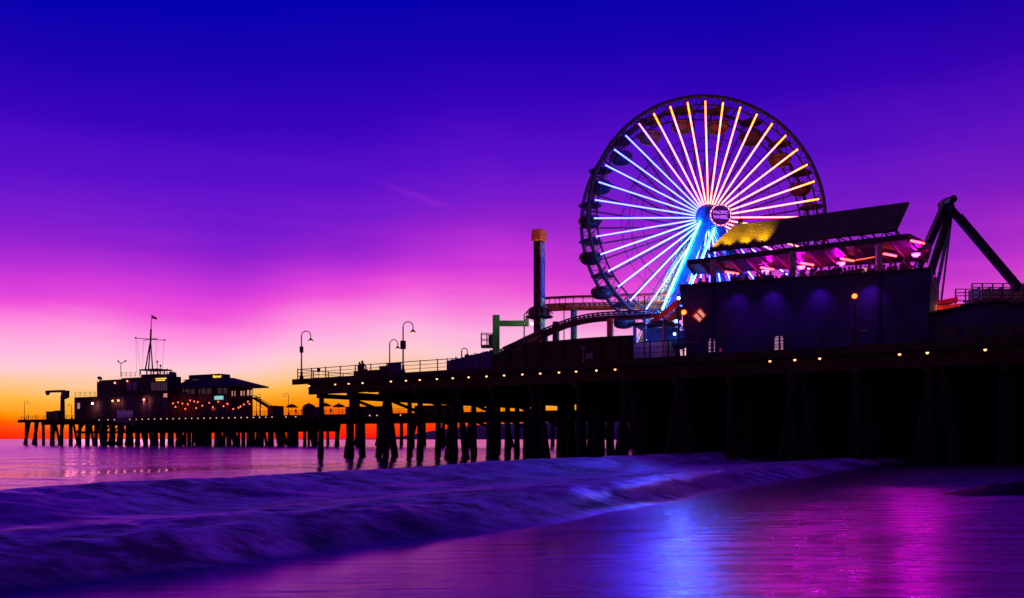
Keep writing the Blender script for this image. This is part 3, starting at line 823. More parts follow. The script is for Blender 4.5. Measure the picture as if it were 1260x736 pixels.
q = P(694, 379, pier.y(694, 14))
fl_ = empty('floodlight', q, 'small added floodlight on the coaster structure aimed at the tower cap', 'floodlight')  # lamp and post added to give the cap its amber light
m_ = MB(); m_.lathe(q, [(.1, 0), (.16, .2), (.14, .25)], 10); m_.build('added_housing', M['dark'], fl_)
m_ = MB(); m_.bar(V((q.x, q.y, DECK)), q, .1); m_.build('post', M['dark'], fl_)
spot(q + UP * .3, PT(668, 291), (1, .5, .12), 2600, 18, .8, .1)
# ring of seats at rest near the bottom of the column
zr0, zr1 = PT(656, 392).z, PT(656, 378).z
ce = sum(c4, V()) / 4
m_ = MB(); m_.lathe(V((ce.x, ce.y, zr0)), [(1.0, 0), (1.15, .2), (1.15, zr1 - zr0 - .3), (.95, zr1 - zr0)], 8); m_.build('carriage', M['dark'], r)
for k in range(12):
    t = 2 * math.pi * k / 12; dv = V((math.cos(t), math.sin(t), 0)); tv = V((-dv.y, dv.x, 0)); q = V((ce.x, ce.y, zr0)) + dv * 1.32
    m_ = MB(); m_.box(q + UP * .18, .42, .5, .12, tv); m_.box(q + UP * .62 - dv * .18, .42, .12, 1.0, tv)
    m_.bar(q + UP * .9 + tv * .16, q + UP * .5 + dv * .28 + tv * .16, .05); m_.bar(q + UP * .9 - tv * .16, q + UP * .5 + dv * .28 - tv * .16, .05)
    m_.build('seat', M['maroon'], r)
# small thin lamp post left of the tower, with its lamp
q = P(645, 452, pier.y(645, 3)); q.z = DECK; tq = P(645, 386, q.y)
r = empty('lamp_post', q, 'thin straight lamp post between the green arm and drop tower', 'lamp post')
m_ = MB(); m_.lathe(q, [(.14, 0), (.08, .5), (.05, tq.z - q.z)], 10); m_.build('post', M['dark'], r)
m_ = MB(); lq = P(654, 398.5, q.y); m_.tube([V((q.x, q.y, lq.z + .3)), lq + UP * .28], .035, 6); m_.build('arm', M['dark'], r)
m_ = MB(); m_.ball(lq, .17, 8); m_.build('bulb', E['white'], r, smooth=True)
spot(lq + V((.2, -.6, .1)), PY(612, 412), (1, .85, .55), 1400, 70, .8, .1)

# ------------------------------------------------------------------ roller coaster
r = empty('roller_coaster', V((P(710, 420, pier.y(710, 12)).x, pier.y(710, 12), DECK)), 'low roller coaster with maroon tracks curving behind the dark hoarding', 'roller coaster')
def track(name, pts, w, m, th=.28, ties=True):
    Ps = [P(u, v, pier.y(u, w_)) for u, v, w_ in pts]
    # smooth by Catmull-Rom
    out = []
    for i in range(len(Ps) - 1):
        p0, p1, p2, p3 = Ps[max(i - 1, 0)], Ps[i], Ps[i + 1], Ps[min(i + 2, len(Ps) - 1)]
        for k in range(6):
            t = k / 6; out.append(.5 * ((2 * p1) + (p2 - p0) * t + (2 * p0 - 5 * p1 + 4 * p2 - p3) * t * t + (3 * p1 - p0 - 3 * p2 + p3) * t ** 3))
    out.append(Ps[-1])
    m_ = MB()
    m_.tube(out, th, 8)
    lat = []
    for i, p in enumerate(out):
        dd = (out[min(i + 1, len(out) - 1)] - out[max(i - 1, 0)]).normalized(); lat.append(dd.cross(UP).normalized())
    for s_ in (-1, 1):
        m_.tube([p + lat[i] * w * s_ + UP * (th + .22) for i, p in enumerate(out)], .09, 6)
    if ties:
        for i in range(0, len(out)):
            p = out[i]; m_.bar(p, p + lat[i] * w + UP * (th + .22), .09); m_.bar(p, p - lat[i] * w + UP * (th + .22), .09); m_.bar(p - lat[i] * w + UP * (th + .22), p + lat[i] * w + UP * (th + .22), .08)
    m_.build(name, m, r, smooth=True)
    return out, lat
tr1, l1 = track('upper_track', [(671, 381, 20), (690, 380, 20), (710, 379.5, 20), (745, 379, 21), (790, 377.5, 22), (830, 377, 22)], .7, M['orange'], .26)
tr2, l2 = track('lower_track', [(596, 447, 8), (622, 435, 9), (650, 421, 10), (676, 409.5, 11), (700, 400, 12), (730, 393.5, 13), (770, 390.5, 14), (815, 388.5, 15)], .7, M['maroon'], .30)
tr3, l3 = track('lift_track', [(620, 432, 11), (650, 419, 12), (680, 408, 13)], .4, M['maroon'], .10)
# catwalk with hand rail and little flags along the upper track
m_ = MB()
top = [p - l1[i] * -1.2 + UP * 1.25 for i, p in enumerate(tr1)]
m_.tube(top, .05, 6)
for i in range(0, len(tr1), 2): m_.bar(tr1[i] - l1[i] * -1.2, top[i], .07)
m_.build('handrail', M['rail'], r)
for i in range(len(top) - 1):
    for k in range(3):
        q = top[i].lerp(top[i + 1], (k + .5) / 3); dd = (top[i + 1] - top[i]).normalized()
        m_ = MB(); m_.prism([q, q + dd * .34, q + dd * .17 - UP * .34], V((0, .02, 0))); m_.build('pennant', M['red'], r)
for (u, vt, ww, mm) in ((706, 381, 19.5, 'teal'), (751, 392, 13, 'red'), (684, 396, 12, 'maroon'), (806, 379, 21, 'teal'), (670, 410, 11, 'plum')):
    q = P(u, vt, pier.y(u, ww)); m_ = MB(); m_.tube([V((q.x, q.y, DECK)), q], .36, 10); m_.build('support', M[mm], r, smooth=True)
# bracing gallery on right part
m_ = MB()
for i in range(10):
    u = 758 + i * 6; m_.bar(P(u, 391, pier.y(u, 15.5)), P(u + 6, 384, pier.y(u + 6, 15.5)), .07); m_.bar(P(u, 384, pier.y(u, 15.5)), P(u, 391, pier.y(u, 15.5)), .07)
m_.bar(P(757, 384, pier.y(757, 15.5)), P(820, 384, pier.y(820, 15.5)), .09)
m_.bar(P(757, 391, pier.y(757, 15.5)), P(820, 391, pier.y(820, 15.5)), .09)
m_.build('gallery', M['dark'], r)
# ================================================================== FERRIS WHEEL
Yf = 92.0
Cf = P(871.5, 268, Yf)
yaw = R(5)
AX = V((math.sin(yaw), -math.cos(yaw), 0))       # towards the viewer
EX = V((math.cos(yaw), math.sin(yaw), 0)); EY = UP
SEP = 4.2; RO = 13.1
Cb = Cf - AX * SEP; Cm = Cf - AX * SEP / 2
def wp(c, ang, rad): return c + (EX * math.cos(ang) + EY * math.sin(ang)) * rad
fw = empty('ferris_wheel', V((Cm.x, Cm.y, DECK)), 'large ferris wheel with glowing white and pink spokes and round hub sign', 'ferris wheel')
for nm, c in (('front_rim', Cf), ('rear_rim', Cb)):
    m_ = MB(); m_.ring(c, EX, EY, RO, .20, 160, 8); m_.ring(c, EX, EY, RO - .95, .10, 160, 8)
    for k in range(80):
        a = 2 * math.pi * k / 80; b = 2 * math.pi * (k + .5) / 80
        m_.bar(wp(c, a, RO), wp(c, b, RO - .95), .07); m_.bar(wp(c, b, RO - .95), wp(c, a + 2 * math.pi / 80, RO), .07)
    m_.build(nm, M['rim'], fw, smooth=True)
    for rr in (.66, .56):
        m_ = MB(); pp = [wp(c, R(1.6 + 9 * k), RO * rr) for k in range(41)]
        for k in range(40): m_.bar(pp[k], pp[k + 1], .055)
        m_.build('stay_ring', M['rim'], fw)
for k in range(40):
    a = R(1.6 + 9 * k)
    m_ = MB(); m_.bar(wp(Cb, a, 1.2), wp(Cb, a, RO - .2), .14, .14, up=AX); m_.build('rear_spoke', M['rim'], fw)
    if k % 2 == 0:
        m_ = MB(); m_.bar(wp(Cf, a, RO - .3), wp(Cb, a, RO - .3), .12)
        m_.build('tie', M['rim'], fw)
        m_ = MB(); m_.bar(wp(Cf, a, RO * .66), wp(Cb, a + R(9), RO * .66), .05); m_.build('brace', M['rim'], fw)
    m_ = MB(); m_.bar(wp(Cf - AX * .18, a, 1.2), wp(Cf - AX * .18, a, RO - .2), .15, .12, up=AX); sp_ = m_.build('spoke', M['rim'], fw)
    dg = (1.6 + 9 * k) % 360
    # neon hue runs from lavender-blue on the left to peach on the right
    t = .5 + .5 * math.cos(R(dg - 45)); t = max(0, min(1, (t - .38) / .42)); t = t * t * (3 - 2 * t)
    low = 1.0 if 195 < dg < 330 else 0.0
    c = tuple(x * (1 - t) + y * t for x, y in zip((.84, .82, 26.0), (9.5, 1.25, 1.0)))
    if 135 < dg < 185: c = (.74, .90, 26.0)
    if low: c = tuple(x * .2 + y * .8 for x, y in zip(c, (.84, 1.4, 50.0)))
    pk = max(c); c = tuple(x / pk for x in c)
    key = 'neon_%d' % round(t * 6 + low * 10 + (20 if 135 < dg < 185 else 0))
    if key not in E: E[key] = lamp(key, c, pk)
    m_ = MB(); m_.tube([wp(Cf + AX * .06, a, 1.45), wp(Cf + AX * .06, a, RO - .62)], .078, 8); m_.build('neon_tube', E[key], sp_, smooth=True)
    if 0 <= dg < 125:
        if 'tip' not in E: E['tip'] = lamp('neon_tip', (1, .12, .010), 11.0)
        m_ = MB(); m_.tube([wp(Cf + AX * .06, a, RO - 2.0), wp(Cf + AX * .06, a, RO - .55)], .083, 8); m_.build('tip_tube', E['tip'], sp_, smooth=True)
# hub
m_ = MB(); m_.lathe(Cb - AX * .3, [(.7, 0), (1.38, .1), (1.38, .5), (.55, .7), (.55, SEP - .1), (1.40, SEP + .1), (1.40, SEP + .6), (1.1, SEP + .9)], 32, AX); m_.build('hub', M['blue'], fw, smooth=True)
for k in range(20):
    a = R(18 * k); m_ = MB(); m_.bar(wp(Cf + AX * .36, a, .4), wp(Cf + AX * .36, a, 1.36), .08, .1, up=AX); m_.build('hub_fin', M['blue'], fw)
Cs = P(886.6, 264.8, Cf.y - 2.3)
m_ = MB(); m_.lathe(Cs - AX * .45, [(.5, 0), (1.15, .1), (1.24, .3), (1.24, .46), (1.0, .5)], 40, AX); hs = m_.build('hub_sign', M['sign'], fw, smooth=True)
m_ = MB(); m_.tube([Cf + AX * .2, Cs - AX * .4], .45, 12); m_.build('axle', M['blue'], fw, smooth=True)
m_ = MB(); m_.lathe(Cs + AX * .06, [(.97, 0), (.97, .02)], 40, AX); m_.build('sign_face', E['signface'], hs)
for k in range(44):
    a = 2 * math.pi * k / 44; q = wp(Cs + AX * .06, a, 1.10)
    m_ = MB(); m_.ball(q, .062, 6); m_.build('bulb', E['pinkbulb'] if k % 3 else E['redbulb'], hs, smooth=True)
text_mesh('lettering', 'PACIFIC', .46, Cs + AX * .1 + UP * .26, EX, UP, E['violet'], hs, .02, bold=.012)
text_mesh('lettering', 'WHEEL', .5, Cs + AX * .1 - UP * .24, EX, UP, E['violet'], hs, .02, bold=.012)
# support legs
for (c, s_, mm) in ((Cf + AX * .75, -1, 'blue'), (Cf + AX * .75, 1, 'blue'), (Cb - AX * .75, -1, 'yellow'), (Cb - AX * .75, 1, 'blue')):  # yellow light on the left rear leg is put into its colour
    foot = V((c.x, c.y, DECK)) + EX * (s_ * 7.6) + AX * (1.2 if mm == 'blue' and c is not Cb else -1.2)
    m_ = MB(); m_.bar(c + EX * (s_ * .3), foot, .95, .62, up=AX); m_.build('leg', M[mm], fw, bevel=.05)
    side = (foot - c).cross(AX).normalized()
    m_ = MB()
    for q in (-1, 1): m_.bar(c + side * .72 * q + AX * .2, foot + side * .9 * q + AX * .2, .14)
    for k in range(16):
        t0, t1 = k / 16, (k + 1) / 16
        m_.bar(c.lerp(foot, t0) + side * .75 * (-1) ** k + AX * .2, c.lerp(foot, t1) - side * .75 * (-1) ** k + AX * .2, .09)
    m_.build('lattice', M['blue'] if mm == 'blue' else M['white'], fw)
    if s_ < 0 and mm == 'blue':
        for q in (-1, 1):
            m_ = MB(); m_.tube([(c + side * q * .86 + AX * .32).lerp(foot + side * q * .95 + AX * .32, t) for t in (.06, .8)], .07, 6)
            E.setdefault('legneon', lamp('leg_neon', (.005, .26, 1), 380.0)); m_.build('neon_strip', E['legneon'], fw)
m_ = MB(); m_.bar(Cf + AX * .75, Cb - AX * .75, .5); m_.build('axle_beam', M['blue'], fw)
# gondolas
ordn = ['topmost gondola just left of the top of the ferris wheel']
def gondola(label, body, riders):
    g = empty('gondola', (0, 0, 0), label, 'gondola', 'gondolas round the ferris wheel')
    m_ = MB(); m_.lathe((0, 0, -.22), [(1.28, 0), (1.25, .08), (.9, .22), (.45, .42), (.12, .52), (.08, .66)], 20); m_.build('canopy', M[body], g, smooth=True)
    m_ = MB(); m_.tube([(0, -2.0, .42), (0, 2.0, .42)], .07, 8); m_.build('axle', M['rim'], g)
    for t in (0, 1, 2, 3):
        a = R(45 + 90 * t); m_ = MB(); m_.bar((math.cos(a) * .85, math.sin(a) * .85, -1.75), (math.cos(a) * .7, math.sin(a) * .7, -.15), .06); m_.build('hanger', M['rim'], g)
    m_ = MB(); m_.lathe((0, 0, -2.68), [(.35, 0), (.8, .1), (1.12, .38), (1.24, .78), (1.27, 1.02), (1.21, 1.06), (1.17, 1.0), (1.12, .78), (.95, .45), (.5, .3)], 20); m_.build('tub', M[body], g, smooth=True)
    m_ = MB(); m_.ring(V((0, 0, -1.5)), V((1, 0, 0)), V((0, 1, 0)), 1.05, .05, 24, 6)
    m_.build('grab_rail', M['rim'], g)
    m_ = MB(); m_.tube([(0, 0, -2.3), (0, 0, -1.35)], .05, 8); m_.lathe((0, 0, -1.42), [(.3, 0), (.3, .05)], 14); m_.build('wheel', M['rim'], g)
    m_ = MB(); m_.ring(V((0, 0, -1.95)), V((1, 0, 0)), V((0, 1, 0)), 1.26, .06, 28, 6); m_.build('bumper', M['rim'], g)
    return g
names = {100: 'topmost gondola, just left of the top of the ferris wheel', 82: 'gondola just right of the top of the ferris wheel',
         64: 'second gondola clockwise from the top of the ferris wheel', 46: 'third gondola clockwise from the top, dark canopy against blue sky',
         28: 'fourth gondola clockwise from the top, two above the sloping slatted screen', 10: 'lowest gondola in view on the right, just above the slatted screen',
         118: 'second gondola anticlockwise from the top of the ferris wheel', 136: 'third gondola anticlockwise from the top of the ferris wheel',
         154: 'gondola at ten o\'clock on the left of the ferris wheel', 172: 'gondola a little above hub height at the left end of the wheel',
         190: 'gondola a little below hub height at the left end of the wheel', 208: 'gondola with two riders at eight o\'clock above the coaster track',
         226: 'lowest gondola in view, behind the hoarding and lower coaster track'}
gp = {}
for k, (dgv, lb) in enumerate(names.items()):
    bd = ('amber', 'amber', 'plum', 'amber', 'maroon')[k % 5] if dgv not in (208, 190, 172, 154) else 'plum'
    if bd not in gp:
        g = gp[bd] = gondola(lb, bd, False)
    else:
        g = copy_tree(gp[bd]); g['label'] = lb
    g.location = wp(Cm, R(dgv), RO - .45); g.rotation_euler = (0, 0, yaw)
    if dgv in (208, 46, 118):
        for q, (dx, cl) in enumerate(((-.55, 'cloth_a'), (.45, 'cloth_b'))):
            where = {208: 'the eight o\'clock gondola', 46: 'the third gondola right of the top', 118: 'the second gondola left of the top'}[dgv]
            person(V(g.location) + EX * dx + V((0, .2, -2.42)), math.pi + (.6 if q else -.5), 'sit', cl, ('rider in dark clothes on the left side of ' if q == 0 else 'rider in maroon top on the right side of ') + where)
# wheel lighting
point(Cf + AX * 2.2 - UP * 3.5 - EX * 3.5, (.06, .3, 1), 900, .4)
point(V((Cf.x - 6.5, Cf.y - 4.5, DECK + 4.0)), (.15, .35, 1), 900, .4)
point(V((Cf.x - 4.0, Cf.y - .5, DECK + 9.0)), (1, .75, .3), 1500, .3)
point(V((Cf.x - 6.5, Cf.y - 7, DECK + 1.2)), (.35, .2, 1), 350, .3)
spot(V((Cf.x + 6, Cf.y - 3, DECK + 10)), wp(Cf, R(75), 12), (1, .5, .12), 900, 60, .8)

# ================================================================== stairs and booth below the wheel
def PB(u, v, w=5.0): return P(u, v, pier.y(u, w))
r = empty('staircase', V((PB(822, 420).x, PB(822, 420).y, DECK)), 'red lit staircase climbing beside the wheel towards the terrace building', 'staircase')
s0, s1 = PB(802, 398, 9), PB(846, 362, 9)
m_ = MB(); m_.bar(s0, s1, .2, .5); m_.build('stringer', M['red'], r)
m_ = MB(); m_.bar(s0 + pier.n * 2.2, s1 + pier.n * 2.2, .2, .5); m_.build('stringer', M['red'], r)
for k in range(12):
    q = s0.lerp(s1, (k + .5) / 12) + pier.n * 1.1; m_ = MB(); m_.box(q, .5, 2.1, .07, pier.e); m_.build('tread', M['orange'], r)
m_ = MB()
for off in (0, 2.2):
    m_.bar(s0 + UP * 1.1 + pier.n * off, s1 + UP * 1.1 + pier.n * off, .07)
    for k in range(14): q = s0.lerp(s1, k / 13) + pier.n * off; m_.bar(q, q + UP * 1.1, .05)
m_.build('handrail', M['red'], r)
s2, s3 = PB(826, 402, 7.5), PB(848, 418, 7.5)
m_ = MB(); m_.bar(s2, s3, .9, .35); m_.build('ramp', M['red'], r)
for (u, v) in ((806, 396), (828, 400), (841, 372)):
    q = PB(u, v, 9.5); m_ = MB(); m_.bar(V((q.x, q.y, DECK)), q, .16); m_.build('support', M['red'], r)
point(PB(826, 390, 8) , (1, .2, .08), 45, .2)
point(PB(838, 405, 6) , (1, .25, .15), 30, .2)

r = empty('ticket_booth', V((PB(795, 430, 4).x, PB(795, 430, 4).y, DECK)), 'small blue lit booth with white panels at the foot of the wheel', 'booth')
a0, a1 = pier.a_of(779, 4), pier.a_of(818, 4); zt = PB(790, 400, 4).z; zc = PB(790, 421, 4).z
m_ = MB(); m_.box(pier.aw((a0 + a1) / 2, 5.2, (DECK + zc) / 2), a1 - a0, 2.4, zc - DECK, pier.e); m_.build('counter', M['white'], r, bevel=.04)
for t in (0.02, .34, .98):
    m_ = MB(); q = pier.aw(a0 + (a1 - a0) * t, 4.2, 0); m_.bar(V((q.x, q.y, zc)), V((q.x, q.y, zt)), .28); m_.build('pillar', M['blue'], r)
m_ = MB(); m_.box(pier.aw((a0 + a1) / 2, 5.2, zt + .1), a1 - a0 + .6, 3.2, .22, pier.e); m_.build('roof', M['dark'], r, bevel=.03)
m_ = MB(); m_.box(pier.aw((a0 + a1) / 2, 6.3, (zc + zt) / 2), a1 - a0 - .3, .1, zt - zc - .1, pier.e); m_.build('back_wall', M['blue'], r)
m_ = MB(); m_.ball(pier.aw(a0 + (a1 - a0) * .3, 4.6, zc + .25), .12, 8); m_.build('lamp', E['bluew'], r)
point(pier.aw(a0 + (a1 - a0) * .5, 3.6, zc + 1.6), (.3, .25, 1), 110, .15)
# ride car at rest beside the booth
q = PB(834, 416, 6.5)
r = empty('ride_car', V((q.x, q.y, DECK)), 'shiny blue ride car catching light below the red stairs', 'ride car')
m_ = MB(); m_.lathe(V((q.x, q.y, q.z - 1.0)), [(.5, 0), (1.1, .3), (1.3, .9), (1.0, 1.5), (.4, 1.9), (.05, 2.0)], 18); m_.build('shell', M['blue'], r, smooth=True)
m_ = MB(); m_.bar(V((q.x, q.y, DECK)), V((q.x, q.y, q.z - .8)), .3); m_.build('support', M['dark'], r)
m_ = MB(); m_.ball(PB(830, 411, 4.8), .13, 8); m_.build('lamp', E['bluew'], r)
for (u, mm, lb, hh) in ((793, 'white', 'pale slim pole rising in front of the blue lit booth', 366), (816, 'orange', 'orange lit slim pole between the booth and the red stairs', 396)):
    q = PB(u, 440, 2.0); q.z = DECK; z1 = PB(u, hh, 2.0).z
    r = empty('pole', q, lb, 'pole'); m_ = MB(); m_.lathe(q, [(.12, 0), (.07, .4), (.055, z1 - q.z)], 10); m_.build('shaft', M[mm] if mm != 'white' else M['concrete'], r)
    m_ = MB(); m_.ball(V((q.x, q.y, z1 + .05)), .09, 8); m_.build('finial', M['concrete'], r)

# lamp posts with glowing globes
def globe_post(u, v, w, label, gl, rad, plane=T, armdx=0.0, box=False):
    g = plane.at(u, v, w); base = V((g.x - armdx, g.y, DECK))
    r = empty('globe_lamp', base, label, 'lamp post')
    m_ = MB(); m_.lathe(base, [(.18, 0), (.14, .5), (.075, .8), (.06, g.z - DECK - (rad if not armdx else -.5))], 10); m_.build('post', M['dark'], r)
    if armdx:
        m_ = MB(); m_.tube([V((base.x, base.y, g.z + .1)), V((g.x, g.y, g.z + .1)), g + UP * .05], .04, 6); m_.build('arm', M['dark'], r)
    m_ = MB(); m_.ball(g, rad, 12); m_.build('globe', E[gl], r, smooth=True)
    m_ = MB(); m_.lathe(g + UP * rad * .9, [(rad * .7, 0), (rad * .3, .12), (.03, .2)], 10); m_.build('cap', M['dark'], r)
    if box:
        m_ = MB(); m_.box(V((base.x, base.y, g.z - 1.3)), .5, .4, 1.0); m_.build('box', M['dark'], r, bevel=.03)
    return r, g
r, g = globe_post(1051.5, 364.5, -1.6, 'lamp post with glowing orange globe before the middle of the navy wall', 'orange', .18)
point(g - V((0, .5, 0)), (1, .35, .06), 14, .2)
r, g = globe_post(835, 367, -1.0, 'dark post with a small blue white top light and an orange globe on its arm', 'bluew', .14, box=True)
g2 = T.at(841.5, 384.3, -1.0)
m_ = MB(); m_.tube([V((g.x, g.y, g2.z + .35)), V((g2.x, g2.y, g2.z + .35)), g2 + UP * .1], .04, 6); m_.build('arm', M['dark'], r)
m_ = MB(); m_.ball(g2, .2, 12); m_.build('globe', E['orange'], r, smooth=True)
m_ = MB(); m_.lathe(g2 + UP * .17, [(.14, 0), (.06, .12), (.03, .2)], 10); m_.build('cap', M['dark'], r)
point(g2 - V((0, .6, 0)), (1, .3, .06), 8, .2)

# ================================================================== TERRACE BUILDING
n_ = T.n
tb = empty('terrace_building', T.aw(0, 0, DECK), 'navy clad terrace building with slanted ends and crowded open upper deck', 'restaurant')
def zat(pl, u, w, z): q = pl.at(u, 500, w); return V((q.x, q.y, z))
wl = [(836, 352.5), (876, 349.5), (980, 343), (1082, 336.2), (1147, 331)]
top = [T.at(u, v) for u, v in wl]
bot = [zat(T, 1140, 0, DECK), zat(T, 846, 0, DECK)]
m_ = MB(); m_.prism(top + bot, n_ * .3); m_.build('front_wall', M['navy'], tb)
fl = T.at(980, 343).z - .95
m_ = MB(); m_.prism([zat(T, 846, .32, DECK), zat(T, 1140, .32, DECK), zat(T, 1145, .32, fl), zat(T, 838, .32, fl)], n_ * 11); m_.build('body', M['navy'], tb)
for u, k in ((1146, 1), (837, -1)):
    q0 = T.at(u, np.interp(u, [p[0] for p in wl], [p[1] for p in wl]), .32); m_ = MB(); m_.prism([V((q0.x, q0.y, fl)), q0, q0 + n_ * 11, V((q0.x, q0.y, fl)) + n_ * 11], T.e * -.2 * k); m_.build('side_parapet', M['navy'], tb)
for u0, u1 in ((876, 1081), (1085, 1145)):
    pass
# thin battens and ledge that break the wall up
for u in (876.5, 1081.5):
    q = T.at(u, np.interp(u, [p[0] for p in wl], [p[1] for p in wl]), -.1); m_ = MB(); m_.bar(V((q.x, q.y, DECK)), q, .22, .16); m_.build('pilaster', M['navy'], tb)
m_ = MB()
for i in range(len(top) - 1): m_.bar(top[i] + UP * .05 - n_ * .05, top[i + 1] + UP * .05 - n_ * .05, .5, .12)
m_.build('parapet_cap', M['dark'], tb)
# arched windows
for u, v0, v1, hw in ((876, 434, 415.5, 4.2), (958.5, 432, 411.5, 5.2)):
    q0, q1 = T.at(u, v0, -.04), T.at(u, v1, -.04)
    hw_ = hw / F * T.y(u) / T.e.x; hh = q1.z - q0.z
    pts = [q0 - T.e * hw_, q0 + T.e * hw_] + [q0 + UP * (hh - hw_ * 1.1) + T.e * hw_ * math.cos(t) + UP * hw_ * 1.1 * math.sin(t) for t in [math.pi * k / 10 for k in range(11)]]
    wdw = MB(); wdw.prism(pts, n_ * .02); wo = wdw.build('window', E['windowp'], tb)
    f = MB()
    loop = pts + [pts[0]]
    for i in range(len(loop) - 1):
        if (loop[i] - loop[i + 1]).length > 1e-4: f.bar(loop[i] - n_ * .03, loop[i + 1] - n_ * .03, .10, .08, up=n_)
    f.bar(q0 - n_ * .03 + T.e * hw_ * .15, q1 - n_ * .03 + T.e * hw_ * .15, .16, .06, up=n_)
    for z in (.22, .42, .6, .78): f.bar(q0 - T.e * hw_ + UP * hh * z - n_ * .03, q0 + T.e * hw_ + UP * hh * z - n_ * .03, .05, .07, up=n_)
    f.build('frame', M['dark'], wo)
# diamond shaped opening near the stairs, red room behind
dm = [(861.5, 379), (869.5, 388), (861, 397.5), (852.5, 389)]
q = [T.at(u, v, -.05) for u, v in dm]
m_ = MB(); m_.prism(q, n_ * .03); dw = m_.build('diamond_window', E['window'], tb)
m_ = MB()
for i in range(4): m_.bar(q[i] - n_ * .04, q[(i + 1) % 4] - n_ * .04, .12, .1, up=n_)
m_.bar((q[0] + q[3]) / 2 - n_ * .03, (q[1] + q[2]) / 2 - n_ * .03, .14, .06, up=n_)
m_.build('frame', M['red'], dw)
# canopy roof
RZ = 17.1
rp = [Pz(846, 321.5, RZ), Pz(1118, 289.2, RZ), Pz(1145, 303, RZ), Pz(1141, 316, RZ), Pz(855, 333, RZ)]
m_ = MB(); m_.slab(rp, .32); m_.build('canopy', M['roof'], tb)
m_ = MB()
for i in range(5): m_.bar(rp[i] - UP * .12, rp[(i + 1) % 5] - UP * .12, .16, .44)
m_.build('fascia', M['dark'], tb)
for t in [k / 14 for k in range(15)]:
    p0, p1 = rp[0].lerp(rp[1], t), rp[4].lerp(rp[3], t); m_ = MB(); m_.bar(p0 - UP * .42, p1 - UP * .42, .12, .2); m_.build('rafter', M['roof'], tb)
for u in (877.5, 975, 1081.5):
    q0 = T.at(u, 340, .5); m_ = MB(); m_.bar(V((q0.x, q0.y, fl)), V((q0.x, q0.y, RZ - .3)), .42); m_.build('column', M['concrete'], tb, bevel=.03)
for u in (900, 985, 1070, 1130):
    q0 = T.at(u, 340, 8.2); m_ = MB(); m_.bar(V((q0.x, q0.y, fl)), V((q0.x, q0.y, RZ - .3)), .25); m_.build('column', M['dark'], tb, bevel=.03)
# rear railing of the terrace
m_ = MB()
for z in (.5, 1.0): m_.bar(zat(T, 842, 11, fl + z), zat(T, 1140, 11, fl + z), .06)
for k in range(14): q = zat(T, 842 + 298 * k / 13, 11, fl); m_.bar(q, q + UP * 1.0, .06)
m_.build('rear_rail', M['dark'], tb)
# strip lamps and purple spots
for (u, v) in ((900.5, 335.8), (944, 330.5), (993, 325), (1042.5, 319.8), (1095, 313.8), (1129, 298)):
    q = Pz(u, v, RZ - .62); dr = (n_ * 1.0 + T.e * .55).normalized()
    m_ = MB(); m_.tube([q - dr * .8, q + dr * .8], .075, 8); sl = m_.build('strip_lamp', E['pinkstrip'], tb)
    m_ = MB(); m_.bar(q - dr * .85 + UP * .11, q + dr * .85 + UP * .11, .26, .05); m_.build('light_shield', M['dark'], sl)  # dark bar added above the lamp to keep its light off the soffit
    pass
for (u, v) in ((942, 333), (986, 328), (1035, 323.5), (1127, 312.5)):
    q = Pz(u, v, RZ - .68); m_ = MB(); m_.lathe(q - UP * .24, [(.05, 0), (.16, .03), (.26, .12), (.30, .24)], 14); sl = m_.build('spotlight', E['purple'], tb)
    m_ = MB(); m_.lathe(q + UP * .01, [(.33, -.01), (.36, .08), (.16, .28)], 14); m_.build('added_housing', M['dark'], sl)  # cone added so the purple glow goes down and out, not up
    pass
# festoon of tiny bulbs inside
for k in range(16):
    q = Pz(1046 + k * 2.6, 321.5 - k * .45, RZ - 1.0); m_ = MB(); m_.ball(q, .05, 6); m_.build('festoon_bulb', E['warm_dim'], tb)
# wall washers: lamps on short arms that throw purple light down the wall
for u in (907, 949, 1008, 1071):
    vt = np.interp(u, [p[0] for p in wl], [p[1] for p in wl]); q = T.at(u, vt + .5, -1.0)
    m_ = MB(); m_.bar(T.at(u, vt + .5, 0), q, .06); m_.lathe(q - UP * .12, [(.12, 0), (.12, .2), (.05, .26)], 10); m_.build('wall_washer', M['dark'], tb)
    spot(q - UP * .15, T.at(u, vt + 42, .0), (.40, .03, 1), 380, 88, 1.0, .1)
for (u, v) in ((887, 395), (1098, 384)):
    spot(T.at(u, 440, -3.4) + UP * .3, T.at(u, v, 0), (1, .04, .30), 420, 50, 1.0)
# faint ledge lines on the wall
for (u0, u1, v) in ((842, 860, 421), (1050, 1066, 407), (1140, 1152, 401)):
    m_ = MB(); m_.bar(T.at(u0, v, -.05), T.at(min(u1, 1140), v, -.05), .05, .09); m_.build('ledge', M['concrete'], tb)

# slanted slatted screen above the canopy
r = empty('roof_screen', T.at(985, 300, .9), 'long slatted screen on the canopy roof, lit yellow at its left end', 'screen')
pn = [T.at(871, 308.8, .6), T.at(904.5, 277.0, 1.2), T.at(1118, 248.6, 1.2), T.at(1102.5, 282.8, .6)]
m_ = MB(); m_.prism(pn, n_ * .18); pan = m_.build('panel', M['slat'], r)
nrm = (pn[1] - pn[0]).cross(pn[3] - pn[0]).normalized()
if nrm.dot(n_) > 0: nrm = -nrm
for k in range(1, 15):
    t = k / 15; m_ = MB(); m_.bar(pn[0].lerp(pn[1], t) + nrm * .05, pn[3].lerp(pn[2], t) + nrm * .05, .10, .13, up=nrm); m_.build('slat', M['slat'], pan)
m_ = MB()
for k in range(0, 13):
    t = k / 12; m_.bar(pn[0].lerp(pn[3], t) + n_ * .28, pn[1].lerp(pn[2], t) + n_ * .28, .12, .12, up=n_)
m_.bar(pn[0] + n_ * .28, pn[3] + n_ * .28, .14); m_.bar(pn[1] + n_ * .28, pn[2] + n_ * .28, .14); m_.build('frame', M['dark'], r)
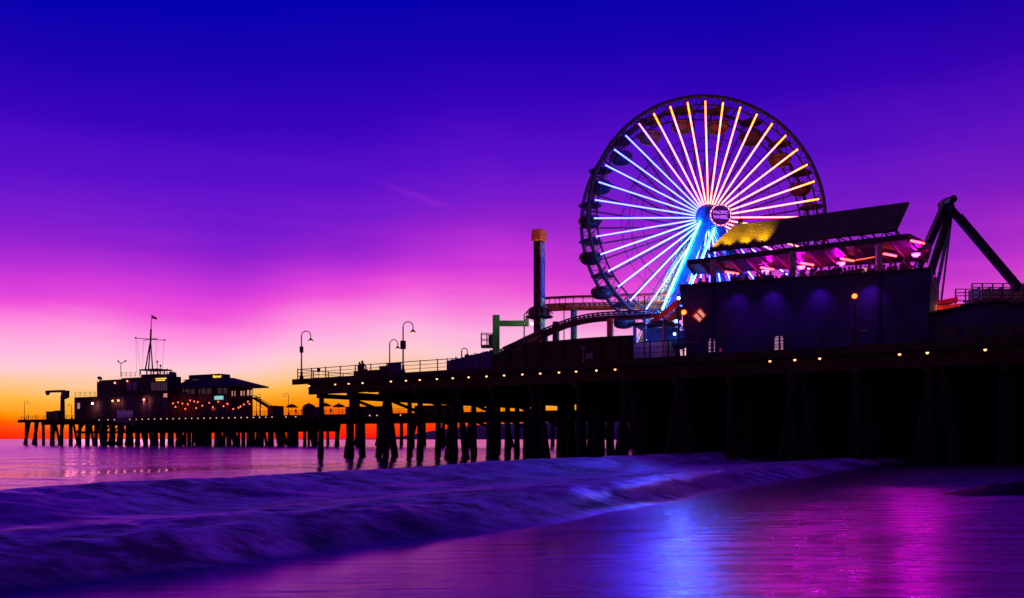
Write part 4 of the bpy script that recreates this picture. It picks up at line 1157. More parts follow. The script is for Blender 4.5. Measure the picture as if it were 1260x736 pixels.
m_ = MB()
b0, b1 = Pz(876, 319.2, RZ + .12), Pz(1110, 291.8, RZ + .12)
nb = 17
for k in range(nb + 1):
    t = k / nb; q0 = b0.lerp(b1, t) + n_ * .7; q1 = pn[0].lerp(pn[3], t) + n_ * .12; m_.bar(q0, q1, .10)
    if k < nb:
        q2 = pn[0].lerp(pn[3], (k + 1) / nb) + n_ * .12; q3 = b0.lerp(b1, (k + 1) / nb) + n_ * .7
        m_.bar(*((q0, q2) if k % 2 else (q1, q3)), .06)
m_.bar(b0 + n_ * .7, b1 + n_ * .7, .12); m_.bar(pn[0] + n_ * .12, pn[3] + n_ * .12, .14)
m_.build('truss', M['dark'], r)
q0, q1 = T.at(1102.5, 283, 1.0), Pz(1103, 292, RZ); m_ = MB(); m_.bar(q0, q1, .14); m_.build('strut', M['dark'], r)
# added yellow floods, standing in for wheel light on the screen's left end
for (t, lb) in ((.035, 'leftmost of four small added floodlights at the foot of the yellow lit screen'), (.125, 'second from left of four small added floodlights under the yellow screen'),
        (.225, 'third from left of four small added floodlights under the yellow screen'), (.325, 'rightmost of four small added floodlights at the foot of the yellow screen')):
    foot = pn[0].lerp(pn[3], t); q = foot - n_ * .85 + UP * .05
    l_ = empty('floodlight', q, lb, 'floodlight', 'added floodlights below the screen')
    m_ = MB(); m_.lathe(q - UP * .1, [(.08, 0), (.11, .14), (.09, .18)], 10); m_.build('added_housing', M['dark'], l_)
    m_ = MB(); m_.bar(q - UP * .08, foot + n_ * .1, .05); m_.build('bracket', M['dark'], l_)
    spot(q + UP * .12, (pn[1].lerp(pn[2], t - .12) * .62 + pn[0].lerp(pn[3], t - .06) * .38), (1, .52, .0), 1500, 84, 1.0, .05)

# hanging lamp on cable in front of the wheel spokes
q = T.at(911, 272.5, .4); m_ = MB()
r = empty('weather_vane', T.at(911, 276.5, .9), 'thin pole with dark tip standing on the slatted screen before the wheel', 'pole')
m_ = MB(); m_.lathe(q - UP * .3, [(.02, 0), (.22, .2), (.2, .3), (.04, .5)], 10); m_.build('tip', M['dark'], r, smooth=True)
m_ = MB(); m_.tube([T.at(911, 278, .9), T.at(910.3, 245, .9)], .03, 6); m_.ball(T.at(910, 233.5, .9) , .12, 8); m_.tube([T.at(910.3, 245, .9), T.at(910, 233.5, .9)], .025, 6); m_.build('rod', M['dark'], r)

# people on the terrace
hx = [(862, 345), (905, 340), (911.5, 339), (921, 340), (932, 338.5), (940.5, 336.5), (949, 336.5), (965, 337), (986, 334.5), (999, 333.5), (1010, 331), (1020.5, 330.5), (1029, 327.5), (1031.5, 328), (1043, 331.5), (1049, 331), (1053.5, 330.5), (1058, 329.5), (1077, 328.5), (1096, 328), (1101.5, 325.5), (1110, 323.5), (1115.5, 322)]
desc = ['person standing alone at the far left end of the terrace parapet', 'person in dark top just right of the first white column', 'slim person close beside the first group by the left column',
        'person leaning on the parapet below the first pink strip lamp', 'person standing midway between the left and middle columns', 'person raising one arm under the left purple lamp', 'broad person leaning on the parapet right of the left purple lamp',
        'person standing just left of the middle terrace column', 'person leaning just right of the middle terrace column', 'person beside the second pink strip lamp on the terrace', 'person in grey top left of the tall person at centre',
        'person seen from behind left of the tall standing pair', 'tallest person at the centre of the terrace crowd', 'companion half hidden behind the tallest person at the centre', 'first of four people in a close row right of centre', 'second of four people in a close row right of centre', 'third of four people in a close row right of centre', 'fourth of four people in a close row beside the warm lit table',
        'person standing just left of the right terrace column', 'left one of two people close together right of the right column', 'right one of two people close together right of the right column', 'person raising an arm near the right end of the terrace', 'broad person at the right end of the terrace parapet']
poses = ['stand', 'lean', 'stand', 'lean', 'walk', 'arm', 'lean', 'stand', 'lean', 'stand', 'walk']
for i, ((u, v), lb) in enumerate(zip(hx, desc)):
    wq = .75 + (i * 37 % 10) * .06
    q = T.at(u, v - 2.5, wq)
    pose = 'arm' if 'raising' in lb else poses[i % len(poses)]
    sc = max(.95, min(1.2, (q.z - fl) / 1.72))
    person(V((q.x, q.y, fl)), [0, 2.6, 3.6, .6, 5.7, 3.1][i % 6], pose, ('cloth_a', 'cloth_b', 'cloth_c')[i % 3], lb, scale=sc)
deep = [(870, 344.5), (893, 342), (916, 339.5), (953, 337), (971, 335), (1004, 332.5), (1016, 331.5), (1037, 330.5), (1064, 330), (1069, 329), (1088, 328), (1106, 325.5), (1122, 324)]
dlab = ['person deep inside the terrace behind the loner at the left end', 'person well back from the parapet left of the first white column', 'person behind the leaning one below the first pink strip', 'person between the left purple lamp and its neighbour, set back',
        'person set back just left of the middle column', 'person standing back from the second pink strip lamp', 'person behind the grey topped one left of centre', 'person set back to the right of the tallest one', 'person behind the warm table lamp', 'person right of the warm table lamp, set back',
        'person half hidden by the right terrace column', 'person behind the close pair right of the right column', 'person deep in the far right corner of the terrace']
for i, ((u, v), lb) in enumerate(zip(deep, dlab)):
    wq = 2.2 + (i * 29 % 10) * .28; q = T.at(u, v - 2, wq)
    person(V((q.x, q.y, fl)), [.4, 2.2, 3.9, 5.1][i % 4], ('stand', 'walk', 'stand', 'lean')[i % 4], ('cloth_b', 'cloth_a', 'cloth_c')[i % 3], lb, scale=max(.95, min(1.2, (q.z - fl) / 1.72)))
# warm lit table on terrace
q = T.at(1063, 333, 1.6); r = empty('side_table', V((q.x, q.y, fl)), 'high table with warm table lamp on the terrace right of centre', 'table')
m_ = MB(); m_.lathe(V((q.x, q.y, fl)), [(.25, 0), (.04, .05), (.04, 1.05), (.4, 1.08), (.4, 1.12)], 14); m_.build('stand', M['dark'], r)
m_ = MB(); m_.lathe(V((q.x, q.y, fl + 1.12)), [(.08, 0), (.22, .35), (.12, .5)], 12); m_.build('lamp', E['window'], r)

# ================================================================== SWING RIDE AND THINGS ON THE RIGHT
Ys = 78.0
def PS(u, v, dy=0): return P(u, v, Ys + dy)
apx = PS(1165.5, 249)
r = empty('swing_ride', V((apx.x, apx.y, DECK)), 'tall dark A-frame swing ride with a long arm slanting right', 'ride')
m_ = MB(); m_.lathe(apx + V((0, 1.3, 0)), [(.25, 0), (.34, .15), (.34, 2.45), (.25, 2.6)], 16, V((0, -1, 0))); m_.build('apex_hub', M['dark'], r)
m_ = MB(); m_.prism([PS(1159.5, 254), PS(1161, 245.5), PS(1165, 242.8), PS(1174, 250), PS(1176, 262), PS(1163, 262)], V((0, .8, 0))); m_.build('gusset', M['dark'], r)
for (ut, vt, ub, vb, dy, wd) in ((1162.5, 254, 1077, 446, -1.6, .62), (1169, 260, 1108, 446, 1.6, .66), (1171, 262, 1133, 446, 3.4, .26), (1172, 258, 1148, 446, 2.4, .16)):
    p0, p1 = PS(ut, vt, dy * .3), PS(ub, vb, dy); p1.z = DECK
    m_ = MB(); m_.bar(p0, p1, wd, wd); m_.build('leg', M['dark'], r, bevel=.04)
p0, p1 = PS(1168, 255, -1.2), PS(1262, 366, -1.2); dr = (p1 - p0).normalized(); sd_ = dr.cross(V((0, 1, 0))).normalized()
m_ = MB(); m_.bar(p0, p1, .58, .5); m_.build('arm', M['dark'], r, bevel=.04)
m_ = MB(); m_.tube([p0 - sd_ * -.42 + dr * 1.2, p1 - sd_ * -.42], .09, 6)
for k in range(12): q = (p0 + dr * 1.2).lerp(p1, k / 11); m_.bar(q, q + sd_ * .42, .06)
m_.build('cable_tray', M['dark'], r)
# its passenger cage at rest
gq = PS(1232, 362, -1.2)
r = empty('ride_cage', gq - UP * 1.0, 'railed maroon passenger cage at the foot of the slanting ride arm', 'ride cage')
x0, x1 = PS(1196, 374, -2.6), PS(1285, 374, -2.6); hz = PS(1196, 349, -2.6).z - x0.z
m_ = MB(); m_.box((x0 + x1) / 2 + V((0, 1.4, .1)), (x1 - x0).length, 3.0, .25); m_.build('floor', M['maroon'], r)
for dy in (0, 2.8):
    m_ = MB(); o_ = V((0, dy, 0))
    for k in range(8): q = x0.lerp(x1, k / 7) + o_; m_.bar(q, q + UP * hz, .1)
    for z in (.18, .42, .66, .82, 1.0): m_.bar(x0 + o_ + UP * hz * z, x1 + o_ + UP * hz * z, .07)
    m_.build('rail', M['maroon'], r)
for k in range(6):
    q = x0.lerp(x1, (k + .7) / 6.5) + V((0, 1.4, .3)); m_ = MB(); m_.box(q + UP * .25, .55, 1.8, .12); m_.box(q + UP * .75 + V((.26, 0, 0)), .1, 1.8, 1.0); m_.build('seat', M['plum'], r)
# stall with orange lit roof
r = empty('food_stall', V((PS(1168, 400).x, Ys - 4, DECK)), 'low stall with orange lit roof right of the navy building', 'stall')
for (pts, dep, mm, nm) in (([(1140, 372.5), (1178.5, 365.5), (1179, 371.5), (1140, 376)], 3.5, 'red', 'upper_roof'), ([(1140, 376.5), (1188, 373.5), (1190, 379.5), (1140, 382)], 4.5, 'orange', 'lower_roof'), ([(1140, 382.5), (1184, 380.5), (1182, 446), (1140, 446)], 3.0, 'brown', 'wall')):
    m_ = MB(); m_.prism([P(u, v, Ys - 4) for u, v in pts], V((0, dep, 0))); m_.build(nm, M[mm], r)
for k in range(8):
    m_ = MB(); q = P(1143 + 5.2 * k, 384.5, Ys - 4.3); m_.box(q, .32, .1, .12); m_.build('lamp', E['warm_dim'], r)
point(P(1160, 379, Ys - 6.5), (1, .25, .04), 40, .15)
point(P(1148, 386, Ys - 6), (1, .3, .06), 20, .15)
# office block far behind
r = empty('tower_block', V((P(1150, 500, 330).x, 330, 0)), 'bluish tower block far away behind the navy building', 'building')
m_ = MB(); q0, q1 = P(1145, 346, 330), P(1155.5, 346, 330); m_.prism([V((q0.x, 330, 0)), V((q1.x, 330, 0)), q1 - UP * 2, q1 + UP * .0 - V((1.0, 0, -1.5)), q0 + UP * 1.5], V((0, 16, 0))); m_.build('tower', M['cream'], r)
for k in range(14):
    zz = 12 + k * 3.6
    m_ = MB(); m_.box(V(((q0.x + q1.x) / 2, 329.95, zz)), (q1.x - q0.x) * .9, .1, 1.6); m_.build('window_band', M['glass'], r)
m_ = MB(); m_.tube([q1 - V((1.5, 0, 0)), q1 - V((1.5, 0, -5))], .2, 6); m_.build('mast', M['dark'], r)
# dark arcade on the right
r = empty('arcade_building', V((P(1220, 440, 66).x, 66, DECK)), 'long low dark arcade building at the right edge of the pier', 'building')
Pa = Plane((P(1150, 440, 63).x, 63), -853)
top = [Pa.at(u, v) for u, v in ((1142, 388.5), (1183, 380.5), (1187, 377.5), (1236, 372.5), (1246, 376), (1300, 371), (1420, 350))]
m_ = MB(); m_.prism(top + [V((top[-1].x, top[-1].y, DECK)), V((top[0].x, top[0].y, DECK))], Pa.n * 9); m_.build('wall', M['navy'], r)
m_ = MB()
for i in range(len(top) - 1): m_.bar(top[i] + UP * .06 + Pa.n * 4, top[i + 1] + UP * .06 + Pa.n * 4, 9.6, .12)
m_.build('roof', M['dark'], r)
for u in (1165, 1200, 1235, 1262):
    q = Pa.at(u, 415, -.05); m_ = MB(); m_.box(q, 1.5, .06, 1.7, Pa.e); wo = m_.build('window', M['dark'], r)
    m_ = MB(); m_.box(q - UP * .9, 1.7, .16, .1, Pa.e); m_.build('sill', M['concrete'], wo)

# ================================================================== kelp heap on the beach
q = Pz(1222, 606, .2); bx, by = q.x, q.y
def sz(x, y): return float(sand_height(np.array([x]), np.array([y]))[0])
r = empty('seaweed_heap', V((bx, by, sz(bx, by))), 'dark ragged heap of seaweed lying on the wet sand', 'seaweed')
m_ = MB(); nx, ny = 60, 14
for i in range(nx + 1):
    for j in range(ny + 1):
        t, s_ = i / nx, j / ny
        x = bx - 1.2 + t * 6.5; y = by - .5 + s_ * 1.8 + .25 * math.sin(t * 5)
        env = min(1, t * 3.5) ** 1.0 * math.sin(math.pi * s_) ** .7
        hh = env * (.20 + .34 * float(fbm(np.array([t * 9.0]), np.array([s_ * 4.0]), 4)[0]) + .30 * max(0, t - .35))
        m_.v.append(V((x, y, sz(x, y) - .01 + hh)))
for i in range(nx):
    for j in range(ny):
        a = i * (ny + 1) + j; m_.f.append((a, a + ny + 1, a + ny + 2, a + 1))
m_.build('mound', M['kelp'], r, smooth=True)
fr = MB()
for k in range(420):
    t = random.random() ** .8; s_ = random.uniform(.25, .75)
    i, j = int(t * nx), int(s_ * ny); b = m_.v[i * (ny + 1) + j]
    if t < .06: continue
    dv = V((random.uniform(-.6, .6), random.uniform(-.5, .5), random.uniform(.5, 1.0))).normalized(); ln = random.uniform(.03, .11)
    sd_ = dv.cross(V((random.random(), random.random(), .3))).normalized() * .012
    fr.add([b - sd_ - UP * .02, b + sd_ - UP * .02, b + dv * ln], [(0, 1, 2)])
fr.build('fronds', M['kelp'], r)['kind'] = 'stuff'

# ================================================================== FAR PIER
fp = empty('pier', farp.aw(0, 0, 0), 'long low timber pier far out in the water carrying restaurant buildings', 'pier')
FA = 330.0
d = MB(); d.slab([farp.aw(-.5, -.4, FDECK), farp.aw(FA, -.4, FDECK), farp.aw(FA, 36, FDECK), farp.aw(-.5, 36, FDECK)], .5); d.build('deck', M['timber'], fp)
d = MB(); d.bar(farp.aw(-.5, -.55, FDECK - .5), farp.aw(FA, -.55, FDECK - .5), .25, 1.0); d.build('edge_beam', M['timber'], fp)
d = MB(); d.bar(farp.aw(10, 1.0, FDECK - 1.4), farp.aw(FA, 1.0, FDECK - 1.4), .5, .9); d.build('girder', M['timber'], fp)
d = MB()
for k in range(1, 5): d.bar(farp.aw(26, 7 * k, FDECK - 1.4), farp.aw(FA, 7 * k, FDECK - 1.4), .6, 1.2)
d.build('stringers', M['timber'], fp)['kind'] = 'stuff'
rest = MB(); cnt = 0
a = 2.8; i = 0
ups = []
while a < FA:
    for j in ((0, 1, 3) if a < 118 else (0, 3)):
        wv = .4 + j * 9.6
        jj = random.uniform(-.4, .4)
        sp_ = [(a + jj, wv, random.uniform(-.3, .3))]
        if random.random() < (.7 if j == 0 else .3): sp_.append((a + .5, wv + .6, random.choice((-3.0, 3.0, 2.2, -2.0))))
        if 30 < a < 118 and j < 1 and random.random() < .5: sp_.append((a + 2.2 + jj, wv + 2, random.uniform(-1.6, 1.6)))
        for (aa, ww, da) in sp_:
            p1, p0 = farp.aw(aa, ww, FDECK - .5), farp.aw(aa + da, ww, -1.5)
            big = j < 1 and cnt < 98 and a < 150
            tgt = MB() if big else rest
            rr = random.uniform(.36, .5)
            tgt.tube([p0, p0.lerp(p1, .35), p1], [rr * 1.35, rr * 1.1, rr], 8)
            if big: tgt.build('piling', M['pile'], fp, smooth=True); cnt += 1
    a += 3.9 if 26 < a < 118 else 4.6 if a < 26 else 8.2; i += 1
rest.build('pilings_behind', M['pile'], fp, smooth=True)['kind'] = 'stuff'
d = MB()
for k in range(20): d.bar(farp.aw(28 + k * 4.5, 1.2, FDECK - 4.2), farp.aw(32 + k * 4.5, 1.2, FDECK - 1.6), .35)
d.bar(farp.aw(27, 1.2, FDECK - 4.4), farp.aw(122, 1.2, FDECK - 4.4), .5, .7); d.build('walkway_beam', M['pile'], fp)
d = MB(); d.box(farp.aw(74, 20, FDECK - 2.4), 92, .4, 3.9, farp.e); d.build('dark_backing', M['pile'], fp)  # dark sheet set behind the pilings below the deck
# row of lamps on the edge
proto = None
lu = [122, 133, 141] + [160 + 7.6 * k for k in range(24)] + [352, 364, 455, 464, 472, 481, 493]
for i, u in enumerate(lu):
    q = farp.aw(farp.a_of(u, -.8), -.85, FDECK - .5)
    if proto is None:
        proto = empty('edge_lamp', q, 'small white lamp on the edge of the far pier', 'lamp', 'row of white lamps along the far pier edge')
        m_ = MB(); m_.ball(q, .16, 8); m_.build('bulb', E['pale'], proto, smooth=True)
        m_ = MB(); m_.bar(q + UP * .2, q + UP * .22 + farp.n * .35, .08); m_.build('bracket', M['dark'], proto)
        o = proto
    else: o = copy_tree(proto)
    o.location = q
def far_rail(u0, u1, w, label, hgt=1.2, z=FDECK):
    return railing([farp.aw(farp.a_of(u0, w), w, z), farp.aw(farp.a_of(u1, w), w, z)], label, hgt=hgt, step=3.0, rails=3)
far_rail(26, 112, -.2, 'thin railing on the seaward tip of the far pier below the crane')
far_rail(165, 345, -.2, 'dark railing along the far pier below the seafood restaurant')
far_rail(346, 620, -.2, 'railing of the far pier seen between the near pilings')

# crane
Pc = farp
q = Pc.at(77, 512, 3.0); q.z = FDECK
r = empty('crane', q, 'small black dockside crane with horizontal jib at the seaward pier tip', 'crane')
tp = Pc.at(77.5, 481, 3.0)
m_ = MB(); m_.lathe(q, [(1.1, 0), (.8, .5), (.75, 1.2), (.62, tp.z - q.z - 1.6)], 12); m_.build('mast', M['dark'], r)
m_ = MB(); m_.prism([Pc.at(74.8, 486.5, 2.5), Pc.at(75.5, 480.5, 2.5), Pc.at(81.5, 480.5, 2.5), Pc.at(81.2, 489, 2.5), Pc.at(77, 491, 2.5)], Pc.n * 1.2); m_.build('slewing_head', M['dark'], r)
m_ = MB(); m_.bar(Pc.at(57, 482, 3.0), Pc.at(79, 481.3, 3.0), .7, .75); m_.build('jib', M['dark'], r)
m_ = MB(); m_.prism([Pc.at(56, 481, 2.7), Pc.at(60, 481, 2.7), Pc.at(59, 485, 2.7), Pc.at(57.5, 486.5, 2.7), Pc.at(56, 485, 2.7)], Pc.n * .6); m_.build('hook_block', M['dark'], r)
for (u, lb) in ((35, 'single person in dark clothes at the seaward tip of the far pier'), (43.5, 'bulky dark-clad person midway between the pier tip and crane')):
    q = Pc.at(u, 512, 1.0); q.z = FDECK; person(q, 2.0, 'stand', 'cloth_a', lb)
for (u0, u1, v, lb) in ((56.5, 63, 506.5, 'dark equipment crate under the crane jib on the far pier'), (66, 71, 505.5, 'taller dark equipment crate beside the crane mast')):
    boxthing('crate', u0, u1, v, 1.5, 1.6, M['dark'], lb, 'crate', FDECK, farp)
hook_lamp(30, 512, 493.5, .4, 'slim lamp post at the very tip of the far pier', base_z=FDECK, plane=farp, group='lamp posts on the far pier', bulb='warm', side=1)
hook_lamp(88, 512, 497, 3, 'slim lamp post just right of the crane on the far pier', base_z=FDECK, plane=farp, group='lamp posts on the far pier', bulb='warm', side=-1)
hook_lamp(315.7, 503, 485, 1.5, 'slim lamp post right of the seafood restaurant stairs', base_z=FDECK, plane=farp, group='lamp posts on the far pier', bulb='warm', side=1)
hook_lamp(355, 503, 484, 1.5, 'slim lamp post in the gap just left of the near pier', base_z=FDECK, plane=farp, group='lamp posts on the far pier', bulb='warm', side=-1)

# harbour office: stepped block with mast
wB = 3.0
def fprism(name, pts, dep, m, root, w=wB, z0=None):
    m_ = MB(); ps = [farp.at(u, v, w) for u, v in pts]
    if z0 is not None: ps = [p if p.z > z0 + .8 else V((p.x, p.y, z0)) for p in ps]
    m_.prism(ps, farp.n * dep); return m_.build(name, m, root)
def frect(name, u0, u1, v0, v1, dep, m, root, w=wB):
    t = farp.at((u0 + u1) / 2, v0, w).z; b = farp.at((u0 + u1) / 2, v1, w).z; b = FDECK if v1 > 508 else b
    a0, a1 = farp.a_of(u0, w), farp.a_of(u1, w)
    m_ = MB(); m_.box(farp.aw((a0 + a1) / 2, w + dep / 2, (t + b) / 2), a1 - a0, dep, t - b, farp.e); return m_.build(name, m, root)
hb = empty('harbour_office', farp.aw(farp.a_of(165, wB), wB, FDECK), 'stepped dark harbour office block carrying the tall flag mast', 'building')
frect('wing', 91.5, 119, 488.5, 512, 12, M['wallb'], hb)
frect('wing', 119.2, 149, 467.5, 512, 13, M['wallb'], hb, 2.6)
frect('main_block', 149.2, 206.5, 464, 484, 5, M['wallb'], hb, 2.2)
frect('lower_floor', 149.2, 206.5, 484.2, 512, 5, M['cream'], hb, 2.5)
frect('balcony', 148, 207.5, 482.3, 484.2, 1.6, M['wallb'], hb, 1.2)
frect('deckhouse', 173.5, 193, 460.6, 464, 6, M['wallb'], hb, 4)
for (u0, u1, v) in ((172.5, 194, 454.8),):
    m_ = MB(); a0, a1 = farp.a_of(u0, 4), farp.a_of(u1, 4); zt = farp.at(183, v, 4).z; zb_ = farp.at(183, 461, 4).z
    for t in (0, .38, .62, 1): q = farp.aw(a0 + (a1 - a0) * t, 4, zb_); m_.bar(q, V((q.x, q.y, zt)), .3); q = q + farp.n * 5; m_.bar(q, V((q.x, q.y, zt)), .3)
    m_.box(farp.aw((a0 + a1) / 2, 6.5, zt), a1 - a0, 6, .35, farp.e); m_.build('mast_platform', M['dark'], hb)
for k in range(7):
    u = 186 + k * 2.9; m_ = frect('window', u, u + 2.1, 470.5, 480.5, .12, M['glass'], hb, 2.05)
    f = frect('frame', u - .25, u, 470.2, 481, .14, M['concrete'], m_, 2.0)
frect('shutter', 156, 161.5, 470.5, 480, .15, M['concrete'], hb, 2.0); frect('shutter', 163, 168.5, 470.5, 480, .15, M['concrete'], hb, 2.0)
for k in (0, 1):
    for j in (0, 1): frect('lit_window', 201.2 + k * 2.3, 203 + k * 2.3, 484.4 + j * 2.4, 486.3 + j * 2.4, .12, E['window'], hb, 2.3)
sg = frect('roof_sign', 190.5, 204.5, 465.6, 469.8, .2, M['brown'], hb, 1.9)
frect('light_bar', 191, 204, 465.3, 466.3, .25, E['yellow'], sg, 1.75); frect('lettering', 192, 203, 467.3, 468.6, .06, E['yellow'], sg, 1.84)
frect('door', 95, 98, 496, 503, .1, E['windowp'], hb, 2.9)
frect('door', 186, 197, 495, 512, .12, M['wallb'], hb, 2.35)
# white gate / bleacher fence lit by floods
r = empty('slatted_barrier', farp.aw(farp.a_of(153, 0), .2, FDECK), 'brightly lit white slatted barrier in front of the harbour office', 'barrier')
for k in range(4): frect('slat', 144, 163, 505.3 + 2.0 * k, 506.5 + 2.0 * k, .1, M['white'], r, .1) if k < 3 else None
for u in (144.5, 153.5, 162.5): frect('post', u, u + .8, 504.8, 513, .2, M['white'], r, .25)
r = empty('gangway', farp.aw(farp.a_of(158, -1), -1, FDECK - 1.2), 'pale steel gangway frame hanging below the edge of the far pier', 'gangway')
m_ = MB()
for (u0, v0, u1, v1) in ((138, 514.5, 168, 518), (138, 518, 160, 517.3), (151, 516, 151, 530), (155, 516, 155, 530), (157, 518, 165, 525), (165, 524, 167.5, 512), (140, 519, 165, 519.4), (127, 492, 124, 530), (123.5, 503, 128, 503)):
    m_.bar(farp.at(u0, v0, -1.1), farp.at(u1, v1, -1.1), .22)
m_.build('frame', M['concrete'], r)
# roof railings and masts
railing([farp.at(92.5, 488.3, 3.5), farp.at(117, 488, 3.5)], 'thin railing on the flat roof of the lowest office wing', hgt=1.5, step=2.4)
railing([farp.at(149.5, 464, 2.6), farp.at(172, 464, 2.6)], 'thin roof railing left of the mast platform', hgt=1.5, step=2.4)
railing([farp.at(195, 464, 2.6), farp.at(206, 464, 2.6)], 'thin roof railing right of the mast platform', hgt=1.3, step=2.4)
Ym = farp.y(186, 6.5)
def PM(u, v, dy=0): return P(u, v, Ym + dy)
r = empty('signal_mast', PM(185, 455), 'tall black signal mast with crossed yards and a small flag', 'mast')
apx = PM(185.3, 417.5)
for (u, dy) in ((178.8, -1.5), (182.8, 1.5), (187.8, -1.2)): m_ = MB(); m_.tube([PM(u, 455.4, dy), apx], [.24, .16], 8); m_.build('leg', M['dark'], r)
m_ = MB(); m_.tube([PM(185.3, 420), PM(185.8, 405)], .30, 8); m_.build('lower_mast', M['dark'], r)
m_ = MB(); m_.tube([PM(185.8, 406), PM(186.7, 386.5)], [.15, .08], 8); m_.build('topmast', M['dark'], r)
m_ = MB(); m_.tube([PM(167, 416.2), PM(194, 418)], .11, 6); m_.build('yard', M['dark'], r)
m_ = MB(); m_.tube([PM(176.5, 419, 1), PM(193.5, 416, 1)], .10, 6); m_.build('yard', M['dark'], r)
m_ = MB(); m_.tube([PM(186, 417.8, -1), PM(202.5, 418.8, -1)], .10, 6); m_.build('yard', M['dark'], r)
for (u, v) in ((167, 416.2), (202.5, 418.8)): m_ = MB(); m_.ball(PM(u, v - .4), .28, 8); m_.build('yard_lamp', M['dark'], r)
for (u0, v0, u1, v1) in ((167.2, 416.5, 168, 458), (168.5, 416.5, 172.5, 452), (176.8, 419, 175, 456), (193, 417, 190.5, 450), (202, 419, 199, 461)):
    m_ = MB(); m_.tube([PM(u0, v0), PM(u1, v1)], .035, 5); m_.build('stay', M['dark'], r)
m_ = MB(); kk = 8
fl_ = [(187.0, 388.0), (193.2, 391.0), (193.0, 393.6), (187.0, 391.8)]
for i in range(kk + 1):
    t = i / kk; a = PM(fl_[0][0] * (1 - t) + fl_[1][0] * t, fl_[0][1] * (1 - t) + fl_[1][1] * t, .25 * math.sin(t * 7)); b = PM(fl_[3][0] * (1 - t) + fl_[2][0] * t, fl_[3][1] * (1 - t) + fl_[2][1] * t, .25 * math.sin(t * 7))
    m_.v += [a, b]
for i in range(kk): m_.f.append((2 * i, 2 * i + 1, 2 * i + 3, 2 * i + 2))
m_.build('flag', M['red'], r)
for (u, vb, vt, lb, cross) in ((148.7, 464, 446.5, 'weather mast with forked cups on the left part of the office roof', True), (193.5, 464, 445, 'thin aerial with a tiny disc just right of the mast platform', False), (197.5, 464, 450, 'short aerial with a dark lantern over the yellow roof sign', False), (205.5, 464, 455, 'short stubby vent pipe near the right end of the office roof', False)):
    q0 = farp.at(u, vb, 5); q1 = farp.at(u, vt, 5)
    r = empty('aerial', q0, lb, 'aerial'); m_ = MB(); m_.tube([q0, q1], .11, 6); m_.build('pole', M['dark'], r)
    m_ = MB()
    if cross:
        m_.tube([farp.at(145.5, 445, 5), farp.at(148.7, 447.5, 5), farp.at(154.5, 444.5, 5)], .12, 6)
        for uu, vv in ((145.5, 444.6), (154.5, 444.2)): m_.ball(farp.at(uu, vv, 5), .3, 6)
        m_.build('cups', M['dark'], r)
    else: m_.ball(q1, .34, 8); m_.build('head', M['dark'], r)
for (u0, u1, v, lb) in ((203, 206, 461, 'dark box unit on the office roof'), (207.5, 212, 458.4, 'humped dark roof unit at the right end of the office roof')):
    q = farp.at((u0 + u1) / 2, 464, 5); r = empty('roof_unit', q, lb, 'roof unit'); frect('body', u0, u1, v, 464.1, 1.6, M['dark'], r, 4.8); frect('lid', u0 + .5, u1 - .5, v - .8, v - .05, 1.2, M['dark'], r, 5.0)
r = empty('gull_perch', farp.at(123, 467, 4), 'hunched dark vent cowl on the corner of the office roof', 'vent')
m_ = MB(); m_.tube([farp.at(124.5, 467.5, 4), farp.at(124.5, 465.5, 4), farp.at(122.5, 464.6, 4), farp.at(121.3, 465.4, 4)], [.3, .35, .45, .5], 8); m_.build('cowl', M['dark'], r)

# wall lamps of the office
for i, (u, v, wv, ek, rad, lb) in enumerate(((113.7, 496.6, 1.6, 'flood', .5, 'dazzling floodlight on the lowest office wing'), (138.6, 493.4, 2.0, 'white', .5, 'left of two bright lamps side by side on the office wall'), (145.7, 492.9, 2.0, 'white', .5, 'right of two bright lamps side by side on the office wall'),
        (177.2, 491.6, 1.4, 'white', .5, 'bright lamp on a post before the office lower floor'), (141.4, 471.2, 2.2, 'white', .45, 'bright lamp high on the office wing left of the shutters'), (156.6, 469, 1.8, 'white', .4, 'bright lamp just above the pale shutters'), (120.8, 469, 2.2, 'white', .35, 'small bright lamp on the upper corner of the office wing'))):
    q = farp.at(u, v, wv)
    r = empty('wall_lamp', q, lb, 'lamp', 'bright lamps on the harbour office')
    m_ = MB(); m_.ball(q, rad * .62, 10); m_.build('bulb', E[ek], r, smooth=True)
    m_ = MB(); m_.bar(q + UP * rad * .8, q + UP * (rad + .2) + farp.n * 1.2, .14); m_.build('bracket', M['dark'], r)
    if i == 3: m_ = MB(); m_.bar(V((q.x, q.y, FDECK)), q - UP * .3, .22); m_.build('post', M['concrete'], r)
    if i in (0, 1, 2, 3): spot(q - farp.n * .8, q + farp.n * 2 - UP * 1.2, (1, .42, .3), (900, 300, 300, 500)[i], 140, .9, .3)

# seafood restaurant
wR = 5.0
def depth_to(u0, w, u1):             # how far back along the end wall a sighted column lies
    p = farp.at(u0, 500, w); k = (u1 - 630) / F
    return (k * p.y - p.x) / (farp.n.x - k * farp.n.y)
RD = depth_to(283.5, wR, 311)
sr = empty('seafood_restaurant', farp.aw(farp.a_of(265, wR), wR, FDECK), 'dark two-storey restaurant with wide hipped roof beside the harbour office', 'restaurant')
frect('wall', 216, 283.5, 473, 512, RD, M['wallb'], sr, wR)
m_ = MB()
e0, e1 = farp.at(212, 474.5, wR - 2.0), farp.at(297, 474.5, wR - 2.0)
e0.z = e1.z = farp.at(260, 475.0, wR - 2).z
e2 = e1 + farp.n * depth_to(297, wR - 2.0, 331); e3 = e0 + farp.n * depth_to(297, wR - 2.0, 331)
rz = farp.at(255, 465.5, wR + 6).z
r0, r1 = farp.at(233, 465, wR + 5), farp.at(276, 465, wR + 5); r0.z = r1.z = rz
r2, r3 = r1 + farp.n * 4, r0 + farp.n * 4
